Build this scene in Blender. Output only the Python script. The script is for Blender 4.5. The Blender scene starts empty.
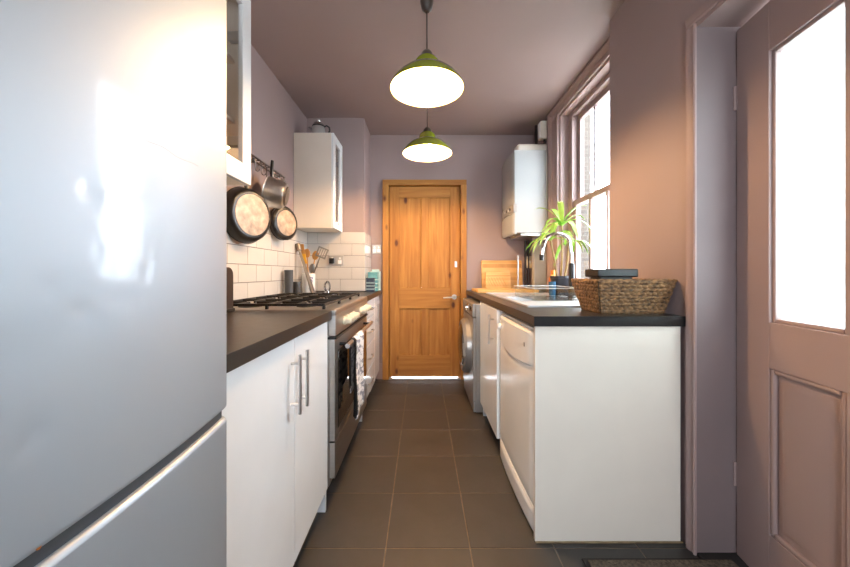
import bpy, bmesh, math, random
from mathutils import Vector, Matrix
random.seed(7)
PI = math.pi
SC = bpy.context.scene
COL = SC.collection

# ------------------------------------------------------------------ camera
cam_d = bpy.data.cameras.new('camera')
cam = bpy.data.objects.new('camera', cam_d); COL.objects.link(cam)
cam.location = (0, 0, 1.08); cam.rotation_euler = (PI/2, 0, 0)
cam_d.sensor_width = 36; cam_d.lens = 36*335/850
cam_d.shift_x = 3/850; cam_d.shift_y = -10.5/850
cam_d.clip_start = 0.02; cam_d.clip_end = 200
SC.camera = cam
# ------------------------------------------------------------------ sky, daylight, exposure
w = bpy.data.worlds.new('sky'); SC.world = w; w.use_nodes = True
bg = w.node_tree.nodes['Background']
bg.inputs[0].default_value = (0.80, 0.90, 1.0, 1)
bg.inputs[1].default_value = 13.0
SC.view_settings.view_transform = 'Standard'
SC.view_settings.look = 'None'
SC.view_settings.gamma = 1
SC.view_settings.use_curve_mapping = False
SC.view_settings.exposure = 0.85
LAMP = 680.0            # strength of the pendant bulbs
def portal(name, loc, rot, sx, sy):
    l = bpy.data.lights.new(name, 'AREA'); l.shape = 'RECTANGLE'; l.size = sx; l.size_y = sy
    l.cycles.is_portal = True
    o = bpy.data.objects.new(name, l); COL.objects.link(o); o.location = loc; o.rotation_euler = rot
portal('portal_window', (1.42, 2.365, 1.68), (0, PI/2, 0), 1.5, 0.95)
portal('portal_door', (1.42, 0.87, 1.05), (0, PI/2, 0), 2.1, 0.9)
portal('portal_rear', (0, -1.95, 1.5), (PI/2, 0, 0), 1.0, 1.0)  # guides sky light through the added opening behind the camera

# ------------------------------------------------------------------ helpers
def lin(r, g, b):
    def f(v):
        v /= 255.0
        return v/12.92 if v <= .04045 else ((v+.055)/1.055)**2.4
    return (f(r), f(g), f(b), 1)
MATS = {}
def mat(name, col, rough=.5, metal=0., spec=.5, bump=0., bscale=60., var=0., vscale=6., coat=0., stretch=(1,1,1), rvar=0.):
    m = bpy.data.materials.new(name); m.use_nodes = True
    nt = m.node_tree; N = nt.nodes; L = nt.links
    p = N['Principled BSDF']
    p.inputs['Base Color'].default_value = col
    p.inputs['Roughness'].default_value = rough
    p.inputs['Metallic'].default_value = metal
    p.inputs['Specular IOR Level'].default_value = spec
    p.inputs['Coat Weight'].default_value = coat
    tc = N.new('ShaderNodeTexCoord'); mp = N.new('ShaderNodeMapping')
    mp.inputs['Scale'].default_value = stretch
    L.new(tc.outputs['Object'], mp.inputs[0])
    nz = N.new('ShaderNodeTexNoise'); nz.inputs['Scale'].default_value = vscale; nz.inputs['Detail'].default_value = 5
    L.new(mp.outputs[0], nz.inputs['Vector'])
    v = max(var, .02)
    cr = N.new('ShaderNodeValToRGB')
    cr.color_ramp.elements[0].position = .3; cr.color_ramp.elements[1].position = .7
    cr.color_ramp.elements[0].color = tuple(c*(1-v) for c in col[:3])+(1,)
    cr.color_ramp.elements[1].color = tuple(min(1, c*(1+v)) for c in col[:3])+(1,)
    L.new(nz.outputs['Fac'], cr.inputs[0]); L.new(cr.outputs[0], p.inputs['Base Color'])
    if rvar:
        mr = N.new('ShaderNodeMapRange'); mr.inputs['To Min'].default_value = max(0, rough-rvar); mr.inputs['To Max'].default_value = rough+rvar
        L.new(nz.outputs['Fac'], mr.inputs[0]); L.new(mr.outputs[0], p.inputs['Roughness'])
    if bump:
        n2 = N.new('ShaderNodeTexNoise'); n2.inputs['Scale'].default_value = bscale; n2.inputs['Detail'].default_value = 3
        L.new(mp.outputs[0], n2.inputs['Vector'])
        b = N.new('ShaderNodeBump'); b.inputs['Strength'].default_value = bump; b.inputs['Distance'].default_value = .002
        L.new(n2.outputs['Fac'], b.inputs['Height']); L.new(b.outputs[0], p.inputs['Normal'])
    MATS[name] = m
    return m

def wood(name, axis, c0, c1, knot, rough=.4, knots=True, scale=1.0):
    m = bpy.data.materials.new(name); m.use_nodes = True
    nt = m.node_tree; N = nt.nodes; L = nt.links; p = N['Principled BSDF']
    p.inputs['Roughness'].default_value = rough
    tc = N.new('ShaderNodeTexCoord'); mp = N.new('ShaderNodeMapping')
    s = [16*scale]*3; s[axis] = 1.1*scale
    mp.inputs['Scale'].default_value = s
    L.new(tc.outputs['Object'], mp.inputs[0])
    nz = N.new('ShaderNodeTexNoise'); nz.inputs['Scale'].default_value = 1.6; nz.inputs['Detail'].default_value = 6; nz.inputs['Distortion'].default_value = .6
    L.new(mp.outputs[0], nz.inputs['Vector'])
    cr = N.new('ShaderNodeValToRGB'); cr.color_ramp.elements[0].position = .32; cr.color_ramp.elements[1].position = .68
    cr.color_ramp.elements[0].color = c0; cr.color_ramp.elements[1].color = c1
    L.new(nz.outputs['Fac'], cr.inputs[0])
    out = cr.outputs[0]
    if knots:
        mk = N.new('ShaderNodeMapping'); s2 = [7.0]*3; s2[axis] = 3.6; mk.inputs['Scale'].default_value = s2
        mk.inputs['Location'].default_value = (.37, .11, .23)
        L.new(tc.outputs['Object'], mk.inputs[0])
        vo = N.new('ShaderNodeTexVoronoi'); vo.inputs['Scale'].default_value = 1.0
        L.new(mk.outputs[0], vo.inputs['Vector'])
        kr = N.new('ShaderNodeValToRGB'); kr.color_ramp.elements[0].position = .08; kr.color_ramp.elements[1].position = .17
        kr.color_ramp.elements[0].color = (1,1,1,1); kr.color_ramp.elements[1].color = (0,0,0,1)
        L.new(vo.outputs['Distance'], kr.inputs[0])
        mx = N.new('ShaderNodeMixRGB'); mx.inputs[2].default_value = knot
        L.new(kr.outputs[0], mx.inputs[0]); L.new(out, mx.inputs[1]); out = mx.outputs[0]
    L.new(out, p.inputs['Base Color'])
    MATS[name] = m
    return m

def thin_glass(name, tint=(1,1,1,1), rough=.02, refl=.06):
    m = bpy.data.materials.new(name); m.use_nodes = True
    nt = m.node_tree; N = nt.nodes; L = nt.links
    N.remove(N['Principled BSDF'])
    t = N.new('ShaderNodeBsdfTransparent'); t.inputs[0].default_value = tint
    g = N.new('ShaderNodeBsdfGlossy'); g.inputs['Roughness'].default_value = rough
    lw = N.new('ShaderNodeLayerWeight'); lw.inputs[0].default_value = .5
    pw = N.new('ShaderNodeMath'); pw.operation = 'POWER'; pw.inputs[1].default_value = 5
    fr = N.new('ShaderNodeMath'); fr.operation = 'MULTIPLY_ADD'; fr.inputs[1].default_value = .9; fr.inputs[2].default_value = .04
    L.new(lw.outputs['Facing'], pw.inputs[0]); L.new(pw.outputs[0], fr.inputs[0])
    mx = N.new('ShaderNodeMixShader')
    L.new(fr.outputs[0], mx.inputs[0]); L.new(t.outputs[0], mx.inputs[1]); L.new(g.outputs[0], mx.inputs[2])
    L.new(mx.outputs[0], N['Material Output'].inputs[0])
    MATS[name] = m
    return m

def emis(name, col, s):
    m = bpy.data.materials.new(name); m.use_nodes = True
    p = m.node_tree.nodes['Principled BSDF']
    p.inputs['Base Color'].default_value = col
    p.inputs['Emission Color'].default_value = col; p.inputs['Emission Strength'].default_value = s
    MATS[name] = m
    return m

# bmesh shapes
def nb(): return bmesh.new()
def box(bm, x0, x1, y0, y1, z0, z1, bev=0., seg=2, M=None):
    mt = Matrix.Translation(((x0+x1)/2, (y0+y1)/2, (z0+z1)/2)) @ Matrix.Diagonal((abs(x1-x0), abs(y1-y0), abs(z1-z0), 1))
    r = bmesh.ops.create_cube(bm, size=1, matrix=mt)
    vs = r['verts']
    if bev > 0:
        es = list({e for v in vs for e in v.link_edges})
        r2 = bmesh.ops.bevel(bm, geom=es, offset=bev, segments=seg, profile=.5, affect='EDGES')
        vs = list({v for v in r2['verts']} | {v for v in vs if v.is_valid})
    if M is not None:
        bmesh.ops.transform(bm, matrix=M, verts=[v for v in vs if v.is_valid])
    return bm
def bx(*a, **k): return box(nb(), *a, **k)
def tube(bm, pts, r, n=10, closed=False, cap=True):
    pts = [Vector(p) for p in pts]; k = len(pts)
    rs = r if isinstance(r, (list, tuple)) else [r]*k
    rings = []; up = None
    for i in range(k):
        if closed: d = pts[(i+1) % k]-pts[i-1]
        elif i == 0: d = pts[1]-pts[0]
        elif i == k-1: d = pts[-1]-pts[-2]
        else: d = (pts[i+1]-pts[i]).normalized()+(pts[i]-pts[i-1]).normalized()
        d.normalize()
        if up is None:
            up = Vector((0,0,1)) if abs(d.z) < .9 else Vector((1,0,0))
        up = (up-d*up.dot(d)); up.normalize(); sd = d.cross(up)
        rings.append([bm.verts.new(pts[i]+(up*math.cos(2*PI*j/n)+sd*math.sin(2*PI*j/n))*rs[i]) for j in range(n)])
    rg = range(k if closed else k-1)
    for i in rg:
        a, b = rings[i], rings[(i+1) % k]
        for j in range(n): bm.faces.new((a[j], a[(j+1) % n], b[(j+1) % n], b[j]))
    if cap and not closed:
        bm.faces.new(rings[0]); bm.faces.new(rings[-1][::-1])
    return bm
def lathe(bm, prof, n=32, M=None, closed=False):
    """profile of (r, z); r = 0 ends become a point"""
    rings = []
    for r, z in prof:
        if r < 1e-6: rings.append([bm.verts.new((0, 0, z))])
        else: rings.append([bm.verts.new((r*math.cos(2*PI*j/n), r*math.sin(2*PI*j/n), z)) for j in range(n)])
    seq = list(zip(rings[:-1], rings[1:]))
    if closed: seq.append((rings[-1], rings[0]))
    for a, b in seq:
        for j in range(n):
            if len(a) == 1 and len(b) == 1: break
            if len(a) == 1: bm.faces.new((a[0], b[j], b[(j+1) % n]))
            elif len(b) == 1: bm.faces.new((a[j], a[(j+1) % n], b[0]))
            else: bm.faces.new((a[j], a[(j+1) % n], b[(j+1) % n], b[j]))
    if M is not None:
        bmesh.ops.transform(bm, matrix=M, verts=[v for rr in rings for v in rr])
    return bm
def prism(bm, poly, a0, a1, axis=2):
    """extrude a 2-d polygon; axis 2: (x,y) along z, 1: (x,z) along y, 0: (y,z) along x"""
    def P(u, v, a): return (u, v, a) if axis == 2 else ((u, a, v) if axis == 1 else (a, u, v))
    A = [bm.verts.new(P(u, v, a0)) for u, v in poly]; B = [bm.verts.new(P(u, v, a1)) for u, v in poly]
    n = len(poly)
    bm.faces.new(A); bm.faces.new(B[::-1])
    for i in range(n): bm.faces.new((A[i], B[i], B[(i+1) % n], A[(i+1) % n]))
    return bm
def cyl(bm, c, r, h, axis='z', n=24, r2=None, bev=0.):
    r2 = r if r2 is None else r2
    R = {'z': Matrix(), 'x': Matrix.Rotation(PI/2, 4, 'Y'), 'y': Matrix.Rotation(-PI/2, 4, 'X')}[axis]
    pr = [(0, 0), (r-bev, 0), (r, bev), (r2, h-bev), (r2-bev, h), (0, h)] if bev else [(0, 0), (r, 0), (r2, h), (0, h)]
    return lathe(bm, pr, n, Matrix.Translation(c) @ R)

def root_of(o):
    while o.parent: o = o.parent
    return o
def obj(name, bm, m, parent=None, smooth=40, loc=None, world=True):
    """one mesh object; bm in world coordinates unless the root is marked local"""
    me = bpy.data.meshes.new(name)
    if parent is not None:
        r = root_of(parent)
        if not r.get('_loc') : 
            bmesh.ops.translate(bm, vec=-Vector(r.location), verts=bm.verts)
    elif loc is not None:
        bmesh.ops.translate(bm, vec=-Vector(loc), verts=bm.verts)
    bmesh.ops.recalc_face_normals(bm, faces=bm.faces)
    bm.to_mesh(me); bm.free()
    me.materials.append(MATS[m] if isinstance(m, str) else m)
    if smooth:
        me.shade_smooth(); me.set_sharp_from_angle(angle=math.radians(smooth))
    o = bpy.data.objects.new(name, me); COL.objects.link(o)
    if smooth: wn_ = o.modifiers.new('weighted_normal', 'WEIGHTED_NORMAL'); wn_.keep_sharp = True
    if parent is not None: o.parent = parent
    elif loc is not None: o.location = loc
    return o
LOCALS = []
def thing(name, label, cat, loc=(0,0,0), rot=(0,0,0), group=None, kind=None, local=False):
    o = bpy.data.objects.new(name, None); COL.objects.link(o)
    o.empty_display_size = .05
    o.location = loc; o.rotation_euler = rot
    tag(o, label, cat, group, kind)
    if local: o['_loc'] = 1; LOCALS.append(o)
    return o
def tag(o, label, cat, group=None, kind=None):
    o['label'] = label; o['category'] = cat
    if group: o['group'] = group
    if kind: o['kind'] = kind
    return o

# ------------------------------------------------------------------ materials
mat('paint', lin(155, 136, 134), .6, bump=.05, bscale=90, var=.03, vscale=2)
mat('paint_gloss', lin(160, 137, 133), .55, bump=.04, bscale=40, var=.03, vscale=3)
mat('white_gloss', lin(243, 244, 245), .18, var=.01)
mat('white_satin', lin(235, 225, 211), .4, bump=.03, bscale=120, var=.015)
mat('white_enamel', lin(246, 243, 238), .25, var=.01)
mat('laminate', lin(50, 44, 41), .32, spec=.3, bump=.04, bscale=200, var=.1, vscale=40, rvar=.03)
mat('steel', lin(205, 205, 205), .3, metal=1, var=.05, vscale=20, stretch=(1, 1, 14))
mat('steel_brushed', lin(176, 172, 168), .36, metal=1, bump=.05, bscale=60, var=.06, vscale=10, stretch=(1, .1, 8))
mat('chrome', lin(215, 215, 215), .08, metal=1, var=.02)
mat('fridge_silver', lin(176, 184, 193), 0.48, metal=.55, var=.01, vscale=3, coat=.5)
MATS['fridge_silver'].node_tree.nodes['Principled BSDF'].inputs['Coat Roughness'].default_value = .09
mat('fridge_edge', lin(170, 176, 182), .3, metal=.7, var=.02)
mat('rubber', lin(30, 32, 35), .6, var=.05)
mat('black_plastic', lin(26, 25, 25), .35, var=.05)
mat('black_metal', lin(34, 31, 30), .32, metal=.3, var=.08, vscale=20)
mat('cast_iron', lin(30, 28, 27), .5, bump=.15, bscale=120, var=.1)
mat('pan_base', lin(170, 146, 124), .45, metal=.25, var=.42, vscale=22, bump=.1, bscale=30)
mat('tile_white', lin(204, 198, 191), .14, var=.015)
mat('grout', lin(112, 104, 98), .9, bump=.1, var=.1)
mat('floor_tile', lin(56, 53, 51), .45, bump=.22, bscale=26, var=.22, vscale=7, rvar=.12)
mat('floor_grout', lin(112, 98, 82), .9, bump=.2, var=.25, vscale=20)
mat('green_enamel', lin(132, 140, 38), .22, coat=.4, var=.03)
mat('lamp_white', lin(245, 243, 236), .4, var=.01)
mat('bakelite', lin(70, 60, 54), .4, var=.05)
mat('cord', lin(60, 48, 42), .7, var=.05)
mat('oven_glass', lin(16, 14, 13), .05, coat=.6, var=.02)
mat('grey_plastic', lin(150, 146, 140), .4, var=.03)
mat('dark_grey', lin(66, 68, 72), .5, bump=.1, bscale=80, var=.06)
mat('ceramic', lin(238, 236, 230), .2, var=.01)
mat('ink_blue', lin(45, 70, 160), .5)
mat('silver_body', lin(158, 154, 150), .34, metal=.55, var=.03)
mat('dark_glass', lin(30, 28, 28), .08, coat=.5)
mat('boiler_white', lin(168, 170, 169), .25, var=.01)
mat('plate_metal', lin(188, 185, 181), .3, metal=.6, var=.03)
mat('utensil_steel', lin(150, 145, 140), .3, metal=.85, var=.05)
mat('paint_jamb_shade', lin(128, 112, 111), .6, bump=.04, bscale=40, var=.05, vscale=3)  # door paint darkened to stand in for shade on the jamb lining
mat('sink_steel', lin(222, 226, 230), .42, metal=.8, var=.03)
mat('cream_plastic', lin(228, 214, 186), .4, var=.02)
mat('leaf', lin(120, 168, 52), .42, var=.25, vscale=12, bump=.1, bscale=40)
mat('leaf_pale', lin(176, 196, 92), .42, var=.2, vscale=12)
mat('stem', lin(150, 128, 84), .7, var=.2, vscale=40, bump=.2, bscale=60)
mat('pot_dark', lin(36, 40, 48), .3, var=.06)
mat('soil', lin(52, 40, 32), .95, bump=.6, bscale=80, var=.3, vscale=60)
mat('teal', lin(96, 154, 158), .45, var=.12, vscale=30)
mat('navy', lin(54, 66, 84), .45, var=.12, vscale=40)
mat('mint', lin(178, 206, 204), .45, var=.1, vscale=30)
mat('blue_cup', lin(58, 98, 126), .25)
mat('copper', lin(212, 128, 62), .3, metal=.6, var=.1)
mat('brown_plastic', lin(52, 40, 36), .35, var=.06)
mat('brass', lin(150, 120, 70), .35, metal=.9, var=.1)
mat('mat_pile', lin(92, 80, 66), .95, bump=.9, bscale=160, var=.5, vscale=120)
mat('mat_edge', lin(38, 34, 32), .8, var=.1)
mat('towel_white', lin(222, 218, 216), .9, bump=.3, bscale=220, var=.03)
mat('paving', lin(190, 186, 178), .9, bump=.3, bscale=20, var=.1)
mat('sealant', lin(130, 108, 78), .8, var=.2, vscale=40)
mat('yellow', lin(226, 168, 40), .45, var=.06)
mat('utensil_wood', lin(196, 142, 78), .55, var=.12, vscale=20, stretch=(1, 1, .2))
mat('spring_metal', lin(120, 114, 110), .35, metal=1)
wood('pine_z', 2, lin(152, 96, 36), lin(182, 128, 58), lin(88, 44, 18), .65)
wood('pine_x', 0, lin(152, 96, 36), lin(182, 128, 58), lin(88, 44, 18), .65, knots=False)
wood('board_x', 0, lin(206, 152, 84), lin(232, 184, 116), lin(140, 90, 40), .5, knots=False)
wood('board_y', 1, lin(206, 152, 84), lin(232, 184, 116), lin(140, 90, 40), .5, knots=False)
thin_glass('glass'); thin_glass('acrylic', (.96, .98, .98, 1))
# frosted pane: diffuse transmission with a glossy face
m = bpy.data.materials.new('frosted'); m.use_nodes = True; MATS['frosted'] = m
nt = m.node_tree; N = nt.nodes; L = nt.links; N.remove(N['Principled BSDF'])
t = N.new('ShaderNodeBsdfTranslucent'); t.inputs[0].default_value = (.72, .77, .765, 1)
g = N.new('ShaderNodeBsdfGlossy'); g.inputs['Roughness'].default_value = .25
mx = N.new('ShaderNodeMixShader'); mx.inputs[0].default_value = .05
L.new(t.outputs[0], mx.inputs[1]); L.new(g.outputs[0], mx.inputs[2]); L.new(mx.outputs[0], N['Material Output'].inputs[0])
# brick for the wall across the yard (courses are three or four pixels)
m = bpy.data.materials.new('brick'); m.use_nodes = True; MATS['brick'] = m
nt = m.node_tree; N = nt.nodes; L = nt.links; p = N['Principled BSDF']; p.inputs['Roughness'].default_value = .9
tc = N.new('ShaderNodeTexCoord'); sx = N.new('ShaderNodeSeparateXYZ'); cx = N.new('ShaderNodeCombineXYZ'); ad = N.new('ShaderNodeMath')
bt = N.new('ShaderNodeTexBrick'); bt.inputs['Scale'].default_value = 1.0
bt.inputs['Brick Width'].default_value = .225; bt.inputs['Row Height'].default_value = .075; bt.inputs['Mortar Size'].default_value = .008
bt.inputs['Color1'].default_value = lin(58, 49, 40); bt.inputs['Color2'].default_value = lin(42, 35, 29); bt.inputs['Mortar'].default_value = lin(68, 63, 57)
L.new(tc.outputs['Object'], sx.inputs[0]); L.new(sx.outputs[0], ad.inputs[0]); L.new(sx.outputs[1], ad.inputs[1])
L.new(ad.outputs[0], cx.inputs[0]); L.new(sx.outputs[2], cx.inputs[1]); L.new(cx.outputs[0], bt.inputs['Vector']); L.new(bt.outputs['Color'], p.inputs['Base Color'])
# towel print and wicker
def twotone(name, c0, c1, scale, rough, lo=.45, hi=.55, stretch=(1,1,1), bump=0):
    m = bpy.data.materials.new(name); m.use_nodes = True; MATS[name] = m
    nt = m.node_tree; N = nt.nodes; L = nt.links; p = N['Principled BSDF']; p.inputs['Roughness'].default_value = rough
    tc = N.new('ShaderNodeTexCoord'); mp = N.new('ShaderNodeMapping'); mp.inputs['Scale'].default_value = stretch
    nz = N.new('ShaderNodeTexNoise'); nz.inputs['Scale'].default_value = scale; nz.inputs['Detail'].default_value = 3
    cr = N.new('ShaderNodeValToRGB'); cr.color_ramp.elements[0].position = lo; cr.color_ramp.elements[1].position = hi
    cr.color_ramp.elements[0].color = c0; cr.color_ramp.elements[1].color = c1
    L.new(tc.outputs['Object'], mp.inputs[0]); L.new(mp.outputs[0], nz.inputs['Vector']); L.new(nz.outputs['Fac'], cr.inputs[0]); L.new(cr.outputs[0], p.inputs['Base Color'])
    if bump:
        b = N.new('ShaderNodeBump'); b.inputs['Strength'].default_value = bump; b.inputs['Distance'].default_value = .002
        L.new(nz.outputs['Fac'], b.inputs['Height']); L.new(b.outputs[0], p.inputs['Normal'])
twotone('towel_print', lin(140, 138, 146), lin(226, 222, 220), 18, .9, .42, .5, (1, 1, 3))
twotone('wicker', lin(58, 40, 24), lin(158, 118, 76), 55, .75, .3, .7, (1, 1, 2), .3)
emis('bulb', (1.0, .62, .30, 1), LAMP)

# ================================================================== THE SETTING
CEIL = 2.489
XL, XR, XW, YB, YF = -1.05, 1.05, 1.15, 3.42, -1.8
def struct(name, bm, m, label, cat, smooth=30):
    return tag(obj(name, bm, m, smooth=smooth), label, cat, kind='structure')

floor = struct('floor', bx(XL-.2, 1.35, YF, YB+.06, -.06, -.002), 'floor_grout', 'dark slate coloured square tiles laid along the galley kitchen floor', 'floor')
tile_me = None
TP = .331
k = 0
for i in range(-3, 4):
    for j in range(-2, 8):
        x0 = -.142+TP*(i); x1 = x0+TP; y0 = 1.315+TP*(j-1); y1 = y0+TP
        if y1 < .2 or y0 > YB or x0 > 1.2: continue
        if tile_me is None:
            o = obj('tile', bx(-TP/2+.0022, TP/2-.0022, -TP/2+.0022, TP/2-.0022, -.02, 0, .0012, 1), 'floor_tile', floor)
            tile_me = o.data; tile_o = o
        else:
            o = tile_o.copy(); COL.objects.link(o); o.parent = floor
        o.location = ((x0+x1)/2, (y0+y1)/2, random.uniform(-.0006, .0006))
        o.rotation_euler = (0, 0, 0)

struct('ceiling', bx(XL-.2, 1.4, YF-.2, YB+.2, CEIL, CEIL+.1), 'paint', 'smooth mauve painted ceiling above the pendant lamps', 'ceiling')
wall_left = struct('wall_left', bx(XL-.2, XL, YF, YB+.2, -.06, CEIL+.05), 'paint', 'mauve wall above white metro tiles on the left', 'wall')
wall_ch = struct('wall_chimney', bx(XL-.02, -.527, 3.05, YB+.02, -.02, CEIL+.02, .003, 1), 'paint', 'boxed out mauve wall corner beside the pine door', 'wall')
bm = nb()
box(bm, XL-.2, -.352, YB, YB+.15, -.06, CEIL+.05); box(bm, .408, 1.4, YB, YB+.15, -.06, CEIL+.05); box(bm, -.352, .408, YB, YB+.15, 1.985, CEIL+.05)
struct('wall_back', bm, 'paint', 'mauve end wall around the pine door', 'wall')
bm = nb()
box(bm, XR, 1.4, 1.295, 1.875, -.06, CEIL+.05)                         # pier between door and window
box(bm, XR, 1.4, YF, .475, -.06, CEIL+.05)
box(bm, XR, 1.4, .475, 1.295, 2.035, CEIL+.05)
box(bm, XW, 1.31, 1.875, YB+.1, -.06, .97); box(bm, XW, 1.31, 1.875, YB+.1, 2.40, CEIL+.05)
box(bm, XW, 1.31, 2.80, YB+.1, .97, 2.40); 
struct('wall_right', bm, 'paint', 'mauve right wall with door opening and window opening', 'wall')
bm = nb()
box(bm, XL-.2, -.5, YF-.15, YF, -.06, CEIL+.05); box(bm, .5, 1.4, YF-.15, YF, -.06, CEIL+.05)
box(bm, -.5, .5, YF-.15, YF, -.06, 1.0); box(bm, -.5, .5, YF-.15, YF, 2.0, CEIL+.05)  # unseen opening, added to let in daylight fill
struct('wall_front', bm, 'paint', 'mauve wall behind the viewer with an unseen opening added for daylight fill', 'wall')

# white metro tiles on the left wall and on the boxed corner
WT, WH, Z0 = .2085, .107, .917
tmeshes = {}
def wall_tile(parent, kind, w_, c):
    key = (kind, round(w_, 3))
    if key not in tmeshes:
        if kind == 'x': bm = bx(-.004, .004, -w_/2, w_/2, -WH/2+.0013, WH/2-.0013, .0015, 2)
        else: bm = bx(-w_/2, w_/2, -.004, .004, -WH/2+.0013, WH/2-.0013, .0015, 2)
        o = obj('tile', bm, 'tile_white', parent); tmeshes[key] = o
    else:
        o = tmeshes[key].copy(); COL.objects.link(o); o.parent = parent
    o.location = c
obj('grout', bx(XL-.01, XL+.003, .72, 3.05, .88, Z0+5*WH), 'grout', wall_left)
for r in range(5):
    y = 1.896 + (WT/2 if r % 2 == 0 else 0) - 6*WT
    zc = Z0+WH*(r+.5)
    while y < 3.045:
        a, b = max(y, .72), min(y+WT, 3.045)
        if b-a > .02: wall_tile(wall_left, 'x', b-a-.0026, (XL+.006, (a+b)/2, zc))
        y += WT
obj('grout', bx(XL, -.527+.003, 3.047, 3.06, .88, Z0+5*WH), 'grout', wall_ch)
obj('grout', bx(-.53, -.524, 3.047, 3.42, .88, Z0+5*WH), 'grout', wall_ch)
for r in range(5):
    x = -.742 - 2*WT + (WT/2 if r % 2 else 0); zc = Z0+WH*(r+.5)
    while x < -.53:
        a, b = max(x, XL+.01), min(x+WT, -.522)
        if -.522-b < .03: b = -.522
        if b-a > .02: wall_tile(wall_ch, 'y', b-a-.0026, ((a+b)/2, 3.044, zc))
        x += WT
    y = 3.04
    while y < 3.41:
        a, b = y, min(y+(WT if (r % 2 == 0 or y > 3.05) else WT/2), 3.415)
        wall_tile(wall_ch, 'x', b-a-.0026, (-.521, (a+b)/2, zc)); y = b+1e-4

# ---- glazed side door in its reveal (ajar, hinged at the far jamb)
t1 = thing('trim_1', 'mauve moulded architrave and lining around the glazed side door', 'door frame', (XR, 1.275, 0), kind='structure')
# moulded architrave profile (y outwards from the opening, x into the room)
prof = [(1.280, XR), (1.280, XR-.006), (1.286, XR-.010), (1.290, XR-.005), (1.300, XR-.006), (1.305, XR-.010), (1.320, XR-.011), (1.324, XR)]
bm = nb(); prism(bm, [(x, y) for y, x in prof], 0, 2.035)
obj('architrave', bm, 'paint_gloss', t1)
bm = nb(); prism(bm, [(x, 1.75-y) for y, x in prof], 0, 2.035); obj('architrave', bm, 'paint_gloss', t1)
bm = nb(); prism(bm, [(x, y-1.280+2.035) for y, x in prof], .43, 1.324, axis=1); obj('architrave', bm, 'paint_gloss', t1)
obj('jamb', bx(XR, 1.225, 1.280, 1.297, 0, 2.035), 'paint_jamb_shade', t1)
obj('jamb', bx(XR, 1.225, .472, .488, 0, 2.035), 'paint_jamb_shade', t1)
obj('head', bx(XR, 1.225, .472, 1.297, 2.02, 2.036), 'paint_gloss', t1)
obj('stop', bx(1.255, 1.30, 1.262, 1.297, 0, 2.02), 'paint_gloss', t1)
obj('stop', bx(1.255, 1.30, .472, 1.297, 2.0, 2.03), 'paint_gloss', t1)
obj('threshold', bx(XR, 1.35, .472, 1.297, -.01, .012, .003, 1), 'mat_edge', t1)

ang = math.atan2(-1, -.152)
d2 = thing('door_2', 'mauve half glazed door with frosted panes standing slightly ajar', 'door', (1.196, 1.277, 0), (0, 0, ang), kind='structure', local=True)
# local x: from the hinge along the leaf; -y: room side
T0, T1 = 0.0, .044
def dr(name, x0, x1, z0, z1, y0=T0, y1=T1, m='paint_gloss', bev=.0015): return obj(name, bx(x0, x1, y0, y1, z0, z1, bev, 1), m, d2)
DW, GB, GT = .76, .925, 1.832
ST, PW = .145, .215                # stile and pane widths
dr('stile', 0.004, ST, .012, 2.0); dr('stile', DW-ST+.02, DW, .012, 2.0)
dr('rail', ST, DW-ST+.02, GT, 2.0); dr('rail', ST, DW-ST+.02, .758, GB-.012); dr('rail', ST, DW-ST+.02, .012, .196)
MA, MB = ST+.012+PW+.01, DW-ST+.02-.012-PW-.01
dr('muntin', MA, MB, .196, .758); dr('muntin', MA, MB, GB-.012, GT)
for a, b in ((ST, MA), (MB, DW-ST+.02)):
    dr('pane', a+.004, b-.004, GB-.008, GT-.004, .030, .035, 'frosted', 0)
    # glazing bead round each pane
    bm = nb()
    for (p0, p1, q0, q1) in ((a, a+.014, GB-.012, GT), (b-.014, b, GB-.012, GT), (a+.014, b-.014, GT-.014, GT), (a+.014, b-.014, GB-.012, GB+.002)):
        box(bm, p0, p1, .008, .030, q0, q1, .004, 2)
    obj('bead', bm, 'paint_gloss', d2)
    pn = dr('panel', a, b, .196, .758, .016, .030)
    # raised field and mouldings
    bm = nb(); e = .030; e2 = .052
    q = lambda u0, u1, z0, z1, y: [bm.verts.new(v) for v in ((u0, y, z0), (u1, y, z0), (u1, y, z1), (u0, y, z1))]
    A = q(a+e, b-e, .196+e, .758-e, .016); B = q(a+e2, b-e2, .196+e2, .758-e2, .006)
    for i in range(4): bm.faces.new((A[i], A[(i+1) % 4], B[(i+1) % 4], B[i]))
    bm.faces.new(B); bm.faces.new(A[::-1]); obj('raised_field', bm, 'paint_gloss', pn)
    bm = nb()
    for (p0, p1, q0, q1) in ((a, a+.016, .196, .758), (b-.016, b, .196, .758), (a+.016, b-.016, .742, .758), (a+.016, b-.016, .196, .212)):
        box(bm, p0, p1, .002, .018, q0, q1, .006, 3)
    obj('moulding', bm, 'paint_gloss', pn)
for hz in (1.70, .27):
    bm = nb(); cyl(bm, (0.0, -.003, hz), .0045, .09, n=10)
    box(bm, 0.0, .010, -.001, .001, hz, hz+.09)
    obj('hinge', bm, 'paint_gloss', d2)
obj('handle', tube(nb(), [(DW-.06, 0, 1.0), (DW-.06, -.05, 1.0), (DW-.17, -.05, 1.0)], .009, 8), 'brass', d2)

# ---- sash window
w1 = thing('window_1', 'tall mauve painted sash window over the sink', 'window', (XW, 2.365, .97), kind='structure')
def wn(name, *a, m='paint_gloss', parent=None, bev=.002): return obj(name, bx(*a, bev, 1), m, parent or w1)
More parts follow.
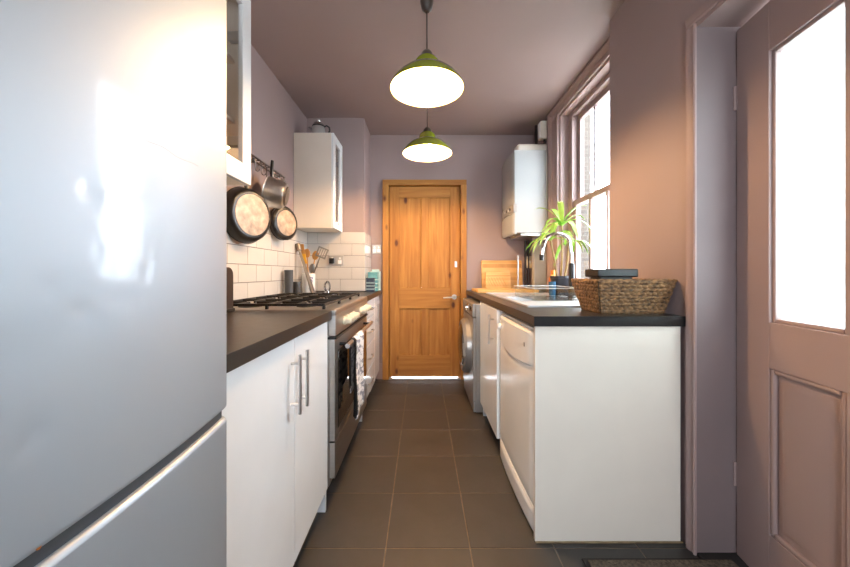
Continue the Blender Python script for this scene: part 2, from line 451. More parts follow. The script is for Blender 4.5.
# architrave strips, moulded
for nm, (y0, y1) in (('architrave', (2.80, 3.0)),):
    pf = [(XW, y0), (XW-.018, y0), (XW-.022, y0+.012), (XW-.016, y0+.022), (XW-.012, y0+.09), (XW-.014, y0+.12), (XW-.035, y0+.14), (XW-.04, y0+.17), (XW-.03, y0+.2), (XW, y0+.2)]
    obj(nm, prism(nb(), pf, .91, 2.47), 'paint_gloss', w1)
pf = [(XW, 2.40), (XW-.018, 2.40), (XW-.020, 2.412), (XW-.014, 2.418), (XW-.014, 2.44), (XW-.03, 2.45), (XW-.04, 2.465), (XW-.035, 2.485), (XW, 2.485)]
obj('architrave', prism(nb(), pf, 1.877, 3.0, axis=1), 'paint_gloss', w1)
wn('reveal', XW, 1.26, 2.785, 2.80, .97, 2.40); wn('reveal', XW, 1.26, 1.875, 1.93, .97, 2.40); wn('reveal', XW, 1.26, 1.93, 2.785, 2.385, 2.40)
wn('sill', XW-.03, 1.36, 1.878, 2.80, .945, .985, bev=.008)
wn('box_frame', 1.215, 1.286, 2.715, 2.785, .985, 2.385); wn('box_frame', 1.215, 1.30, 1.93, 1.998, .985, 2.385); wn('box_frame', 1.215, 1.30, 1.998, 2.715, 2.35, 2.385)
for nm, X0, z0, z1 in (('lower_sash', 1.228, .985, 1.665), ('upper_sash', 1.262, 1.625, 2.352)):
    s = wn(nm, X0, X0+.032, 2.675, 2.715, z0, z1)
    wn('stile', X0, X0+.032, 1.998, 2.038, z0, z1, parent=s)
    wn('rail', X0, X0+.032, 2.038, 2.675, z1-.04, z1, parent=s); wn('rail', X0, X0+.032, 2.038, 2.675, z0, z0+(.055 if nm[0] == 'l' else .04), parent=s)
    wn('glazing_bar', X0+.004, X0+.028, 2.450, 2.472, z0+.04, z1-.04, parent=s); wn('glazing_bar', X0+.004, X0+.028, 2.225, 2.247, z0+.04, z1-.04, parent=s)
    wn('pane', X0+.014, X0+.018, 2.035, 2.225, z0+.03, z1-.03, m='glass', parent=s, bev=0); wn('pane', X0+.014, X0+.018, 2.247, 2.450, z0+.03, z1-.03, m='glass', parent=s, bev=0)
    wn('pane', X0+.014, X0+.018, 2.472, 2.68, z0+.03, z1-.03, m='glass', parent=s, bev=0)
obj('sash_cord', tube(nb(), [(1.222, 2.735, 2.2), (1.222, 2.735, 1.66)], .004, 6), 'white_satin', w1)

# ---- pine door and frame
t2 = thing('trim_2', 'orange pine door frame set in the end wall', 'door frame', (0, YB, 0), kind='structure')
obj('post', bx(-.40, -.338, 3.385, 3.50, 0, 1.972, .004, 2), 'pine_z', t2); obj('post', bx(.392, .452, 3.385, 3.50, 0, 1.972, .004, 2), 'pine_z', t2)
obj('head', bx(-.40, .452, 3.385, 3.50, 1.972, 2.025, .004, 2), 'pine_x', t2)
obj('sill_strip', bx(-.338, .392, 3.40, 3.56, -.004, .006, .002, 1), 'steel', t2)
obj('stop', bx(-.352, -.315, 3.478, 3.52, 0, 1.985), 'pine_z', t2); obj('stop', bx(.372, .408, 3.478, 3.52, 0, 1.985), 'pine_z', t2); obj('stop', bx(-.352, .408, 3.478, 3.52, 1.945, 1.99), 'pine_x', t2)
d1 = thing('door_1', 'stripped pine four panel door at the end of the kitchen', 'door', (.027, 3.45, .03), kind='structure')
DX0, DX1, DZ0, DZ1, DY0, DY1 = -.334, .388, .016, 1.965, 3.435, 3.475
def pd(n_, x0, x1, z0, z1, m='pine_z', y0=DY0, y1=DY1, bev=.003, parent=None): return obj(n_, bx(x0, x1, y0, y1, z0, z1, bev, 1), m, parent or d1)
xa, xb = DX0+.098, DX1-.098; mxa, mxb = -.008, .062
pd('stile', DX0, xa, DZ0, DZ1); pd('stile', xb, DX1, DZ0, DZ1)
pd('rail', xa, xb, 1.855, DZ1, 'pine_x'); pd('rail', xa, xb, .715, .925, 'pine_x'); pd('rail', xa, xb, DZ0, .235, 'pine_x')
pd('muntin', mxa, mxb, .925, 1.855); pd('muntin', mxa, mxb, .235, .715)
for x0, x1 in ((xa, mxa), (mxb, xb)):
    for z0, z1 in ((.925, 1.855), (.235, .715)):
        p_ = pd('panel', x0, x1, z0, z1, y0=DY0+.014, y1=DY0+.026, bev=0)
        bm = nb()
        for a in ((x0, x0+.01, z0, z1), (x1-.01, x1, z0, z1), (x0+.01, x1-.01, z1-.01, z1), (x0+.01, x1-.01, z0, z0+.01)):
            box(bm, a[0], a[1], DY0+.005, DY0+.015, a[2], a[3], .003, 1)
        obj('moulding', bm, 'pine_z', p_)
hd = obj('handle', tube(nb(), [(.330, 3.435, .835), (.330, 3.39, .835), (.318, 3.383, .835), (.215, 3.385, .828)], [.009, .009, .009, .007], 10), 'plate_metal', d1)
obj('rose', cyl(nb(), (.330, 3.425, .835), .026, .011, 'y'), 'plate_metal', hd)
obj('lock_plate', bx(.335, .360, 3.428, 3.436, 1.14, 1.20, .002, 1), 'steel', d1)
obj('latch', bx(.335, .40, 3.425, 3.436, .83, .842, .002, 1), 'brass', d1)
# outside: yard, brick wall
struct('ground', bx(-8, 14, -8, 14, -.25, -.1), 'paving', 'pale paving of the yard outside the window', 'ground')
struct('wall_yard', bx(1.42, 2.92, 5.8, 6.1, -.1, 5.5), 'brick', 'pale brick wall seen across the yard through the sash window', 'brick wall')

# skirting
b_ = struct('baseboard_back', bx(-.50, -.40, 3.40, 3.42, 0, .16, .004, 2), 'paint_gloss', 'short mauve skirting left of the pine door frame', 'skirting')

# ================================================================== FRIDGE
FX, FC, FR = -.384, .405, 2.0    # front crest, centre of the bowed front, bow radius
fr = thing('fridge_freezer', 'tall silver fridge freezer with dented bowed doors filling the left foreground', 'fridge', (-.72, FC, 0))
Y0, Y1 = .108, .702
def bow(y): return FX-(FR-math.sqrt(FR*FR-(y-FC)**2))
def px(x, y_):          # point on the bowed front seen at this image position of the reference
    yy = .4
    for _ in range(20): yy = -bow(yy)*335/(422-x)
    return yy, 1.08-(y_-273)/335*yy
dents = [(89, 192, .012, .0022), (103, 194, .010, -.0012), (172, 224, .008, .0016), (147, 270, .009, .0018), (48, 289, .010, .0018), (81, 313, .010, .0024), (139, 304, .007, .002),
         (180, 289, .006, .0014), (174, 321, .006, .0014), (126, 371, .010, .0012), (33, 437, .014, .0022), (148, 510, .012, .002), (126, 240, .008, .001), (20, 350, .03, .001), (97, 252, .007, .0008)]
dents = [px(a, b)+(r, d) for a, b, r, d in dents]
def fdoor(name, z0, z1, rim):
    bm = nb(); ny, nz = 90, max(20, int((z1-z0)*110)); rv = .010
    cols = []
    ys = [Y0+(Y1-Y0)*i/ny for i in range(ny+1)]
    def sx(y, z):
        x = bow(y)
        for e in (y-Y0, Y1-y, (z-z0)*1.0, (z1-z)*1.0):
            if e < rv: x -= rv-math.sqrt(max(0, rv*rv-(rv-e)**2))
        for dy, dz, r, d in dents:
            q = ((y-dy)**2+(z-dz)**2)/(r*r)
            if q < 9: x -= .65*d*math.exp(-q*1.5)
        return x
    zs = sorted(set([z0+(z1-z0)*i/nz for i in range(nz+1)]+[z0+rv*f for f in (.15, .35, .6, .8)]+[z1-rv*f for f in (.15, .35, .6, .8)]))
    ys = sorted(set(ys+[Y0+rv*f for f in (.15, .35, .7)]+[Y1-rv*f for f in (.1, .25, .45, .7)]))
    G = [[bm.verts.new((sx(y, z), y, z)) for y in ys] for z in zs]
    for i in range(len(zs)-1):
        for j in range(len(ys)-1): bm.faces.new((G[i][j], G[i][j+1], G[i+1][j+1], G[i+1][j]))
    # back and sides
    Bk = [[bm.verts.new((-.46, y, z)) for y in (ys[0], ys[-1])] for z in (zs[0], zs[-1])]
    bm.faces.new([G[0][j] for j in range(len(ys))]+[Bk[0][1], Bk[0][0]])
    bm.faces.new([G[-1][j] for j in range(len(ys))]+[Bk[1][1], Bk[1][0]])
    bm.faces.new([G[i][0] for i in range(len(zs))]+[Bk[1][0], Bk[0][0]])
    bm.faces.new([G[i][-1] for i in range(len(zs))]+[Bk[1][1], Bk[0][1]])
    bm.faces.new((Bk[0][0], Bk[0][1], Bk[1][1], Bk[1][0]))
    return obj(name, bm, 'fridge_silver', fr, smooth=50)
obj('cabinet', bx(-1.04, -.475, Y0+.004, Y1-.004, .04, 1.90, .006, 2), 'fridge_edge', fr)
fd = fdoor('upper_door', .798, 1.90, 1)
ld = fdoor('freezer_door', .06, .782, 1)
obj('gasket', bx(-.478, -.458, Y0+.012, Y1-.012, .07, 1.89), 'rubber', fr)
gy = [Y0+.010+(Y1-Y0-.020)*i/24 for i in range(25)]
obj('gap_strip', prism(nb(), [(bow(y)-.009, y) for y in gy]+[(-.47, Y1-.010), (-.47, Y0+.010)], .7815, .7985), 'dark_grey', fr)
for y_ in (.16, .65):
    for x_ in (-.95, -.52): obj('foot', cyl(nb(), (x_, y_, 0), .022, .045), 'rubber', fr)
sp = [px(107+(198-107)*i/30, 118+(167-118)*i/30+1.2*math.sin(i*.6)) for i in range(31)]
obj('scratch', tube(nb(), [(bow(y)-.0003, y, z) for y, z in sp], .0007, 5), 'fridge_edge', fd)
y_, z_ = px(40, 550); obj('rust_spot', cyl(nb(), (bow(y_)-.004, y_, .8035), .0025, .003, 'x', 8), 'copper', fd)

# ================================================================== LEFT RUN
def bar_handle(name, parent, x, y, z0, z1, s, m='steel'):
    """vertical bar handle standing off a front at x, s = +1 out towards +x"""
    h = obj(name, tube(nb(), [(x+s*.030, y, z0), (x+s*.030, y, z1)], .006, 10), m, parent)
    for z in (z0+.03, z1-.03):
        obj('mount', tube(nb(), [(x, y, z), (x+s*.030, y, z)], .0045, 8), m, h)
    return h
wt = obj('worktop', bx(XL+.002, -.411, .706, 1.528, .868, .908, .002, 2), 'laminate', loc=(-.73, 1.12, .868))
tag(wt, 'dark laminate worktop between the fridge and the range cooker', 'worktop')
bc = thing('base_cabinet', 'white gloss double door base cabinet between fridge and cooker', 'cabinet', (-.74, 1.13, 0))
obj('carcass', bx(-1.03, -.45, .735, 1.51, .10, .866, .001, 1), 'white_satin', bc)
obj('side_panel', bx(-1.03, -.436, 1.510, 1.528, 0, .866, .001, 1), 'white_gloss', bc)
dd = obj('door', bx(-.449, -.43, .712, 1.131, .10, .862, .0015, 1), 'white_gloss', bc)
bar_handle('handle', dd, -.43, 1.10, .617, .812, 1)
dd = obj('door', bx(-.449, -.43, 1.135, 1.526, .10, .862, .0015, 1), 'white_gloss', bc)
bar_handle('handle', dd, -.43, 1.168, .617, .812, 1)
obj('plinth', bx(-.56, -.545, .735, 1.51, 0, .10), 'dark_grey', bc)  # added dark board, stands in for the shade in the open void below

# ---- range cooker
rc = thing('range_cooker', 'wide stainless range cooker with gas hob and cream knobs', 'cooker', (-.72, 1.98, 0))
CY0, CY1, CX = 1.534, 2.430, -.395
obj('body', bx(-1.035, CX-.03, CY0, CY1, .10, .885, .003, 1), 'steel_brushed', rc)
for y in (CY0+.05, CY1-.05): obj('foot', cyl(nb(), (CX-.11, y, 0), .022, .11), 'black_plastic', rc)
obj('plinth', bx(CX-.17, CX-.155, CY0+.02, CY1-.02, .005, .10), 'black_plastic', rc)
hob = obj('hob_top', bx(-1.035, CX, CY0, CY1, .882, .912, .008, 3), 'steel_brushed', rc)
cp = obj('control_panel', bx(CX-.05, CX, CY0, CY1, .79, .886, .005, 2), 'steel_brushed', rc)
obj('trim_strip', bx(CX-.05, CX+.004, CY0-.002, CY1, .776, .786), 'black_plastic', rc)
for y in (1.70, 1.775, 1.85, 1.925, 2.14, 2.215, 2.29, 2.365):
    k_ = obj('knob', lathe(nb(), [(0, 0), (.023, 0), (.023, .006), (.018, .010), (.016, .030), (.013, .034), (0, .034)], 20, Matrix.Translation((CX, y, .838)) @ Matrix.Rotation(PI/2, 4, 'Y')), 'cream_plastic', rc)
    obj('pointer', bx(CX+.030, CX+.037, y-.003, y+.003, .826, .852, .001, 1), 'cream_plastic', k_)
od = obj('oven_door', bx(CX-.035, CX-.004, CY0+.004, CY1-.004, .305, .774, .004, 2), 'steel_brushed', rc)
obj('door_glass', bx(CX-.006, CX-.001, CY0+.055, CY1-.055, .345, .715, .002, 1), 'oven_glass', od)
h = obj('handle', tube(nb(), [(CX+.045, CY0+.04, .737), (CX+.045, CY1-.10, .737)], .0115, 14), 'steel', od)
for y in (CY0+.09, CY1-.15): obj('bracket', tube(nb(), [(CX-.006, y, .737), (CX+.045, y, .737)], .008, 8), 'black_plastic', h)
dw = obj('drawer', bx(CX-.035, CX-.004, CY0+.004, CY1-.004, .135, .298, .004, 2), 'steel_brushed', rc)
# hob: five burners, three cast iron pan supports
for i, (xx, yy, r) in enumerate([(-.86, 1.68, .045), (-.58, 1.68, .035), (-.72, 1.98, .062), (-.86, 2.28, .035), (-.58, 2.28, .045)]):
    b_ = obj('burner', lathe(nb(), [(0, .912), (r+.012, .912), (r+.008, .917), (r, .918), (r, .922), (r*.9, .925), (0, .926)], 24, Matrix.Translation((xx, yy, 0))), 'cast_iron', rc)
for y0, y1 in ((1.555, 1.835), (1.845, 2.120), (2.130, 2.410)):
    bm = nb(); xa_, xb_ = -.985, -.455; zt, s = .934, .0055
    def rod(x0, yq0, x1, yq1):
        d = s
        box(bm, min(x0, x1)-d, max(x0, x1)+d, min(yq0, yq1)-d, max(yq0, yq1)+d, zt-.008, zt+.004, .002, 1)
    rod(xa_, y0, xb_, y0); rod(xa_, y1, xb_, y1); rod(xa_, y0, xa_, y1); rod(xb_, y0, xb_, y1)
    ym = (y0+y1)/2
    rod((xa_+xb_)/2, y0, (xa_+xb_)/2, y1)
    for xc in (-.86, -.58):
        rod(xc, y0, xc, ym-.03); rod(xc, ym+.03, xc, y1); rod(xc-.12, ym, xc-.03, ym); rod(xc+.03, ym, xc+.12, ym)
    for xq in (xa_, xb_, (xa_+xb_)/2):
        for yq in (y0, y1): box(bm, xq-.006, xq+.006, yq-.006, yq+.006, .912, zt, .001, 1)
    obj('pan_support', bm, 'cast_iron', rc)

# towel over the oven handle
tw = thing('tea_towel', 'white and grey patterned tea towel with dark edge over the oven handle', 'towel', (CX+.045, 1.80, .737))
def sheet(y0, y1, z_front, z_back, xoff=0., t=.004, wav=.006, ph=0.):
    bm = nb(); path = []
    hx, hz, r = CX+.045, .737, .0155+xoff
    n1 = 16
    for i in range(n1+1): path.append((hx+r+.002*math.sin(i*.5), z_front+(hz-z_front)*i/n1, 1-i/n1))
    for i in range(1, 8): a = PI*i/8; path.append((hx+r*math.cos(a), hz+r*math.sin(a), 0))
    for i in range(n1+1): path.append((hx-r, hz+(z_back-hz)*i/n1, i/n1))
    ny = 14; G = []
    for (x, z, f) in path:
        row = []
        for j in range(ny+1):
            u = j/ny; y = y0+(y1-y0)*u
            y += (y-(y0+y1)/2)*(-.12*(1-f))
            x2 = x+wav*f*(math.sin(u*9+ph)+.5*math.sin(u*17+ph*2))*(1 if x > hx else .3)
            row.append(bm.verts.new((x2, y, z+.012*f*u)))
        G.append(row)
    for i in range(len(G)-1):
        for j in range(ny): bm.faces.new((G[i][j], G[i][j+1], G[i+1][j+1], G[i+1][j]))
    bmesh.ops.recalc_face_normals(bm, faces=bm.faces)
    bmesh.ops.solidify(bm, geom=list(bm.faces), thickness=t)
    return bm
obj('cloth', sheet(1.70, 1.93, .335, .47), 'towel_print', tw, smooth=60)
obj('dark_edge', sheet(1.675, 1.70, .35, .50, xoff=.0005, t=.006), 'black_plastic', tw, smooth=60)

# ---- worktop and units beyond the cooker
wt = obj('worktop', prism(nb(), [(XL+.002, 2.434), (-.408, 2.434), (-.408, 3.382), (-.519, 3.382), (-.519, 3.042), (XL+.002, 3.042)], .868, .908), 'laminate', loc=(-.73, 2.74, .868))
tag(wt, 'dark laminate worktop beyond the range cooker, by the pine door', 'worktop')
du = thing('drawer_unit', 'white drawer unit with bow handles beyond the range cooker', 'drawers', (-.74, 2.73, 0))
obj('carcass', bx(-1.03, -.45, 2.436, 3.028, .10, .866), 'white_satin', du)
obj('side_panel', bx(-1.03, -.436, 2.434, 2.450, 0, .866), 'white_gloss', du)
for z0, z1 in ((.715, .862), (.50, .711), (.30, .496), (.10, .296)):
    q = obj('drawer', bx(-.449, -.43, 2.438, 3.026, z0, z1, .0015, 1), 'white_gloss', du)
    zc = (z0+z1)/2
    obj('handle', tube(nb(), [(-.43, 2.66, zc), (-.41, 2.665, zc), (-.402, 2.70, zc-.004), (-.40, 2.74, zc-.006), (-.402, 2.78, zc-.004), (-.41, 2.815, zc), (-.43, 2.82, zc)], .0055, 8), 'steel', q)
nc = thing('narrow_cabinet', 'shallow white cupboard at the end of the left run by the pine door', 'cabinet', (-.47, 3.20, 0))
obj('carcass', bx(-.518, -.449, 3.032, 3.38, .10, .866), 'white_satin', nc)
obj('plinth', bx(-.518, -.47, 3.04, 3.375, 0, .10), 'white_satin', nc)
q = obj('door', bx(-.448, -.43, 3.034, 3.378, .10, .862, .0015, 1), 'white_gloss', nc)
bar_handle('handle', q, -.43, 3.07, .62, .80, 1)

# ---- wall cabinets
def wall_cab(name, label, y0, y1, hy, group=None):
    Z0_, Z1_, XF = 1.448, 2.226, -.72
    c = thing(name, label, 'wall cabinet', ((XL+XF)/2, (y0+y1)/2, Z0_))
    t = .018
    obj('side_panel', bx(XL+.003, XF-.022, y0, y0+t, Z0_, Z1_, .001, 1), 'white_satin', c)
    obj('side_panel', bx(XL+.003, XF-.022, y1-t, y1, Z0_, Z1_, .001, 1), 'white_satin', c)
    obj('base_panel', bx(XL+.003, XF-.022, y0+t, y1-t, Z0_, Z0_+t), 'white_satin', c)
    obj('top_panel', bx(XL+.003, XF-.022, y0+t, y1-t, Z1_-t, Z1_), 'white_satin', c)
    obj('back_panel', bx(XL+.003, XL+.011, y0+t, y1-t, Z0_+t, Z1_-t), 'white_satin', c)
    for z in (1.70, 1.95): obj('shelf', bx(XL+.012, XF-.06, y0+t, y1-t, z, z+.016), 'white_satin', c)
    d = obj('door', bx(XF-.020, XF, y0, y0+.065, Z0_, Z1_, .0015, 1), 'white_gloss', c)
    obj('stile', bx(XF-.020, XF, y1-.065, y1, Z0_, Z1_, .0015, 1), 'white_gloss', d)
    obj('rail', bx(XF-.020, XF, y0+.065, y1-.065, Z0_, Z0_+.075, .0015, 1), 'white_gloss', d)
    obj('rail', bx(XF-.020, XF, y0+.065, y1-.065, Z1_-.065, Z1_, .0015, 1), 'white_gloss', d)
    obj('pane', bx(XF-.013, XF-.009, y0+.06, y1-.06, Z0_+.07, Z1_-.06), 'glass', d)
    bar_handle('handle', d, XF, hy, Z0_+.03, Z0_+.23, 1)
    for y in (y1-t-.014,):
        for z in (1.62, 2.05): obj('hinge', bx(XF-.075, XF-.025, y-.012, y+.012, z-.02, z+.02, .003, 1), 'steel', c)
    return c
wall_cab('wall_cabinet', 'white glass fronted wall cabinet beside the fridge, cut by the frame top', .80, 1.412, .84)
wall_cab('wall_cabinet', 'white glass fronted wall cabinet in the corner above the utensils', 2.735, 3.032, 2.775)
# things on the shelves of the near cabinet
for i, (y, z, r, h, m_) in enumerate([(1.33, 1.716, .035, .12, 'glass'), (1.24, 1.716, .035, .12, 'glass'), (1.33, 1.966, .03, .11, 'glass')]):
    o = obj('drinking_glass', lathe(nb(), [(0, 0), (r*.8, 0), (r, h), (r-.003, h), (r*.8-.003, .006), (0, .006)], 20), m_)
    o.location = (-.86, y, z)
    tag(o, ['tumbler on the lower shelf of the near wall cabinet, nearest its hinge side', 'tumbler on the lower shelf of the near wall cabinet, nearer the fridge', 'tumbler alone on the upper shelf of the near wall cabinet'][i], 'glass', 'tumblers in the wall cabinet')
bwl = obj('bowl', lathe(nb(), [(0, 0), (.05, 0), (.09, .06), (.086, .06), (.048, .006), (0, .006)], 28), 'yellow'); bwl.location = (-.88, 1.26, 1.467)
tag(bwl, 'yellow bowl in the bottom of the near wall cabinet', 'bowl')
# teapot / small pot on top of the corner cabinet
CP = Vector((-.865, 2.80, 2.226))
tp = thing('coffee_pot', 'small chrome and dark coffee pot on top of the corner wall cabinet', 'coffee pot', CP)
Mx = Matrix.Translation(CP) @ Matrix.Scale(1.25, 4)
obj('body', lathe(nb(), [(0, 0), (.040, 0), (.044, .02), (.040, .055), (.036, .062), (0, .062)], 24, Mx), 'plate_metal', tp)
obj('lid', lathe(nb(), [(0, .062), (.034, .062), (.038, .068), (.032, .08), (.014, .088), (.018, .098), (0, .102)], 24, Mx), 'chrome', tp)
obj('collar', lathe(nb(), [(.037, .056), (.041, .058), (.041, .064), (.036, .066)], 24, Mx), 'black_plastic', tp)
obj('handle', tube(nb(), [CP+Vector(v) for v in ((.042, 0, .072), (.07, 0, .085), (.09, 0, .07), (.094, 0, .04), (.075, 0, .012))], .007, 8), 'black_plastic', tp)
obj('spout', tube(nb(), [CP+Vector(v) for v in ((-.042, 0, .03), (-.07, 0, .06), (-.08, 0, .072))], [.014, .010, .008], 10), 'chrome', tp)

# ---- pot rail and pans
pr = thing('pot_rail', 'wire pot rail on the wall above the hob', 'rail', (XL, 1.98, 1.76))
RX = -1.0
for x in (RX, XL+.012): obj('rail', tube(nb(), [(x, 1.50, 1.775), (x, 2.44, 1.775)], .006, 8), 'spring_metal', pr)
obj('rail', tube(nb(), [(RX+.004, 1.50, 1.745), (RX+.004, 2.44, 1.745)], .005, 8), 'spring_metal', pr)
for i in range(14):
    y = 1.52+i*.069
    obj('cross_bar', tube(nb(), [(XL, y, 1.775), (RX, y, 1.775), (RX+.004, y, 1.745)], .0035, 6), 'spring_metal', pr)
for y in (1.55, 2.0, 2.42): obj('bracket', tube(nb(), [(XL-.001, y, 1.745), (RX, y, 1.745)], .007, 8), 'spring_metal', pr)
def hook(y, label, x=RX+.004):
    pts = []
    for i in range(9): a = PI*(1.1-i*.15); pts.append((x+.011*math.cos(a), y, 1.746+.011*math.sin(a)))
    pts = [(x-.010, y, 1.738)]+[(x+.0115*math.cos(PI-PI*i/6), y, 1.746+.0115*math.sin(PI*i/6)) for i in range(7)]+[(x+.011, y, 1.72)]+[(x+.011+.013-.013*math.cos(PI*i/6), y, 1.695-.013*math.sin(PI*i/6)) for i in range(7)]
    o = obj('hook', tube(nb(), pts, .0025, 6), 'spring_metal', loc=(x, y, 1.745))
    return tag(o, label, 'hook', 'hooks on the pot rail')
for y, lb in ((1.98, 'wire hook on the pot rail nearest the fridge, holding the big pan'), (2.12, 'wire hook on the pot rail holding the steel saucepan'), (2.32, 'wire hook on the pot rail nearest the corner, holding the small pan'),
              (2.06, 'empty wire hook on the pot rail between big pan and saucepan'), (2.22, 'empty wire hook on the pot rail between saucepan and small pan')): hook(y, lb)

def fry_pan(label, c, th, r0, r1, depth, hl, tilt=0.):
    """local: base at z=0 facing +z (outwards), rim at z=-depth; handle along +y"""
    t = thing('frying_pan', label, 'frying pan', c, local=True, group='frying pans on the pot rail')
    n_ = Vector((math.cos(th), -math.sin(th), tilt)).normalized()
    upv = Vector((0, 0, 1)); yv = (upv-n_*upv.dot(n_)).normalized(); xv = yv.cross(n_)
    t.rotation_euler = Matrix((xv, yv, n_)).transposed().to_euler()
    obj('body', lathe(nb(), [(0, -.003), (r0, -.003), (r0+.010, -.008), (r0+.022, -.018), (r1, -depth), (r1+.004, -depth-.002), (r1-.003, -depth-.001), (r0+.015, -.018), (r0-.01, -.008), (0, -.008)], 48), 'black_metal', t)
    obj('base_disc', lathe(nb(), [(0, 0), (r0-.012, 0), (r0-.009, -.002), (r0-.009, -.006), (0, -.006)], 48), 'pan_base', t)
    h = obj('handle', tube(nb(), [(0, r1-.02, -depth+.006), (0, r1+.03, -depth+.001), (0, r1+.09, -depth-.004), (0, r1+hl, -depth-.008)], [.010, .011, .013, .010], 10), 'black_plastic', t)
    obj('hanging_loop', tube(nb(), [(0+.010*math.cos(a), r1+hl+.008+.010*math.sin(a), -depth-.008) for a in [i*PI/6 for i in range(12)]], .0025, 6, closed=True), 'steel', h)
    return t
fry_pan('large black frying pan with pale scorched base hanging nearest the fridge', (-.945, 1.875, 1.405), math.radians(20), .124, .156, .055, .155)
fry_pan('small black frying pan with pale scorched base hanging by the corner cabinet', (-.95, 2.36, 1.432), math.radians(22), .098, .116, .045, .15)
sp_ = thing('saucepan', 'brushed steel saucepan hanging behind the large frying pan', 'saucepan', (-.868, 2.14, 1.57), local=True)
n_ = Vector((.93, .22, -.2)).normalized(); yv = (Vector((0,0,1))-n_*n_.z).normalized(); xv = yv.cross(n_)
sp_.rotation_euler = Matrix((xv, yv, n_)).transposed().to_euler()
obj('body', lathe(nb(), [(0, 0), (.062, 0), (.078, -.006), (.088, -.03), (.097, -.115), (.101, -.117), (.099, -.119), (.094, -.115), (.084, -.03), (.06, -.006), (0, -.006)], 40), 'steel', sp_)
obj('base_disc', lathe(nb(), [(0, .008), (.058, .008), (.062, .005), (.062, -.001), (0, -.001)], 40), 'spring_metal', sp_)
obj('handle', tube(nb(), [(0, .09, -.105), (0, .115, -.112), (0, .15, -.118), (0, .20, -.125)], [.006, .008, .011, .009], 10), 'black_plastic', sp_)
# ---- things on the left worktops
kt = thing('toaster', 'dark brown rounded appliance standing half hidden behind the fridge edge', 'toaster', (-.96, 1.56, .908))
kt.location = (-.95, 1.44, .908)
bm = nb(); poly = []
yA, yB, zA, zB, rr = 1.30, 1.50, .922, 1.105, .035
for cx_, cz_, a0 in ((yB-rr, zB-rr, 0), (yA+rr, zB-rr, 90)):
    for i in range(7): a = math.radians(a0+15*i); poly.append((cx_+rr*math.cos(a), cz_+rr*math.sin(a)))
poly += [(yA, zA), (yB, zA)]
prism(bm, poly, -1.03, -.845, axis=0); obj('body', bm, 'brown_plastic', kt)
obj('base', bx(-1.033, -.84, 1.295, 1.508, .908, .924, .004, 2), 'black_plastic', kt)
obj('slot', bx(-.97, -.945, 1.33, 1.47, 1.103, 1.107), 'black_metal', kt); obj('slot', bx(-.92, -.895, 1.33, 1.47, 1.103, 1.107), 'black_metal', kt)
obj('lever', bx(-.95, -.92, 1.503, 1.518, 1.03, 1.045, .003, 2), 'black_plastic', kt)

def tin(name, label, cat, c, r, h, m_, lid=None, n=24):
    t = thing(name, label, cat, c)
    M_ = Matrix.Translation(c)
    obj('body', lathe(nb(), [(0, 0), (r-.002, 0), (r, .002), (r, h-.02), (r-.001, h-.018), (0, h-.018)], n, M_), m_, t)
    obj('lid', lathe(nb(), [(0, h-.018), (r+.001, h-.018), (r+.001, h-.002), (r-.002, h), (0, h)], n, M_), lid or m_, t)
    return t
tin('canister', 'tall dark grey canister beside the utensil pot', 'canister', (-.99, 2.49, .908), .031, .195, 'dark_grey')
tin('canister', 'short dark grey canister next to the utensil pot', 'canister', (-.958, 2.57, .908), .030, .105, 'dark_grey')
up = thing('utensil_pot', 'white ceramic utensil pot with blue lettering in the corner', 'pot', (-.965, 2.85, .908))
Mp = Matrix.Translation((-.965, 2.85, .908))
obj('body', lathe(nb(), [(0, 0), (.052, 0), (.055, .004), (.056, .165), (.053, .168), (.051, .165), (.050, .008), (0, .008)], 32, Mp), 'ceramic', up)
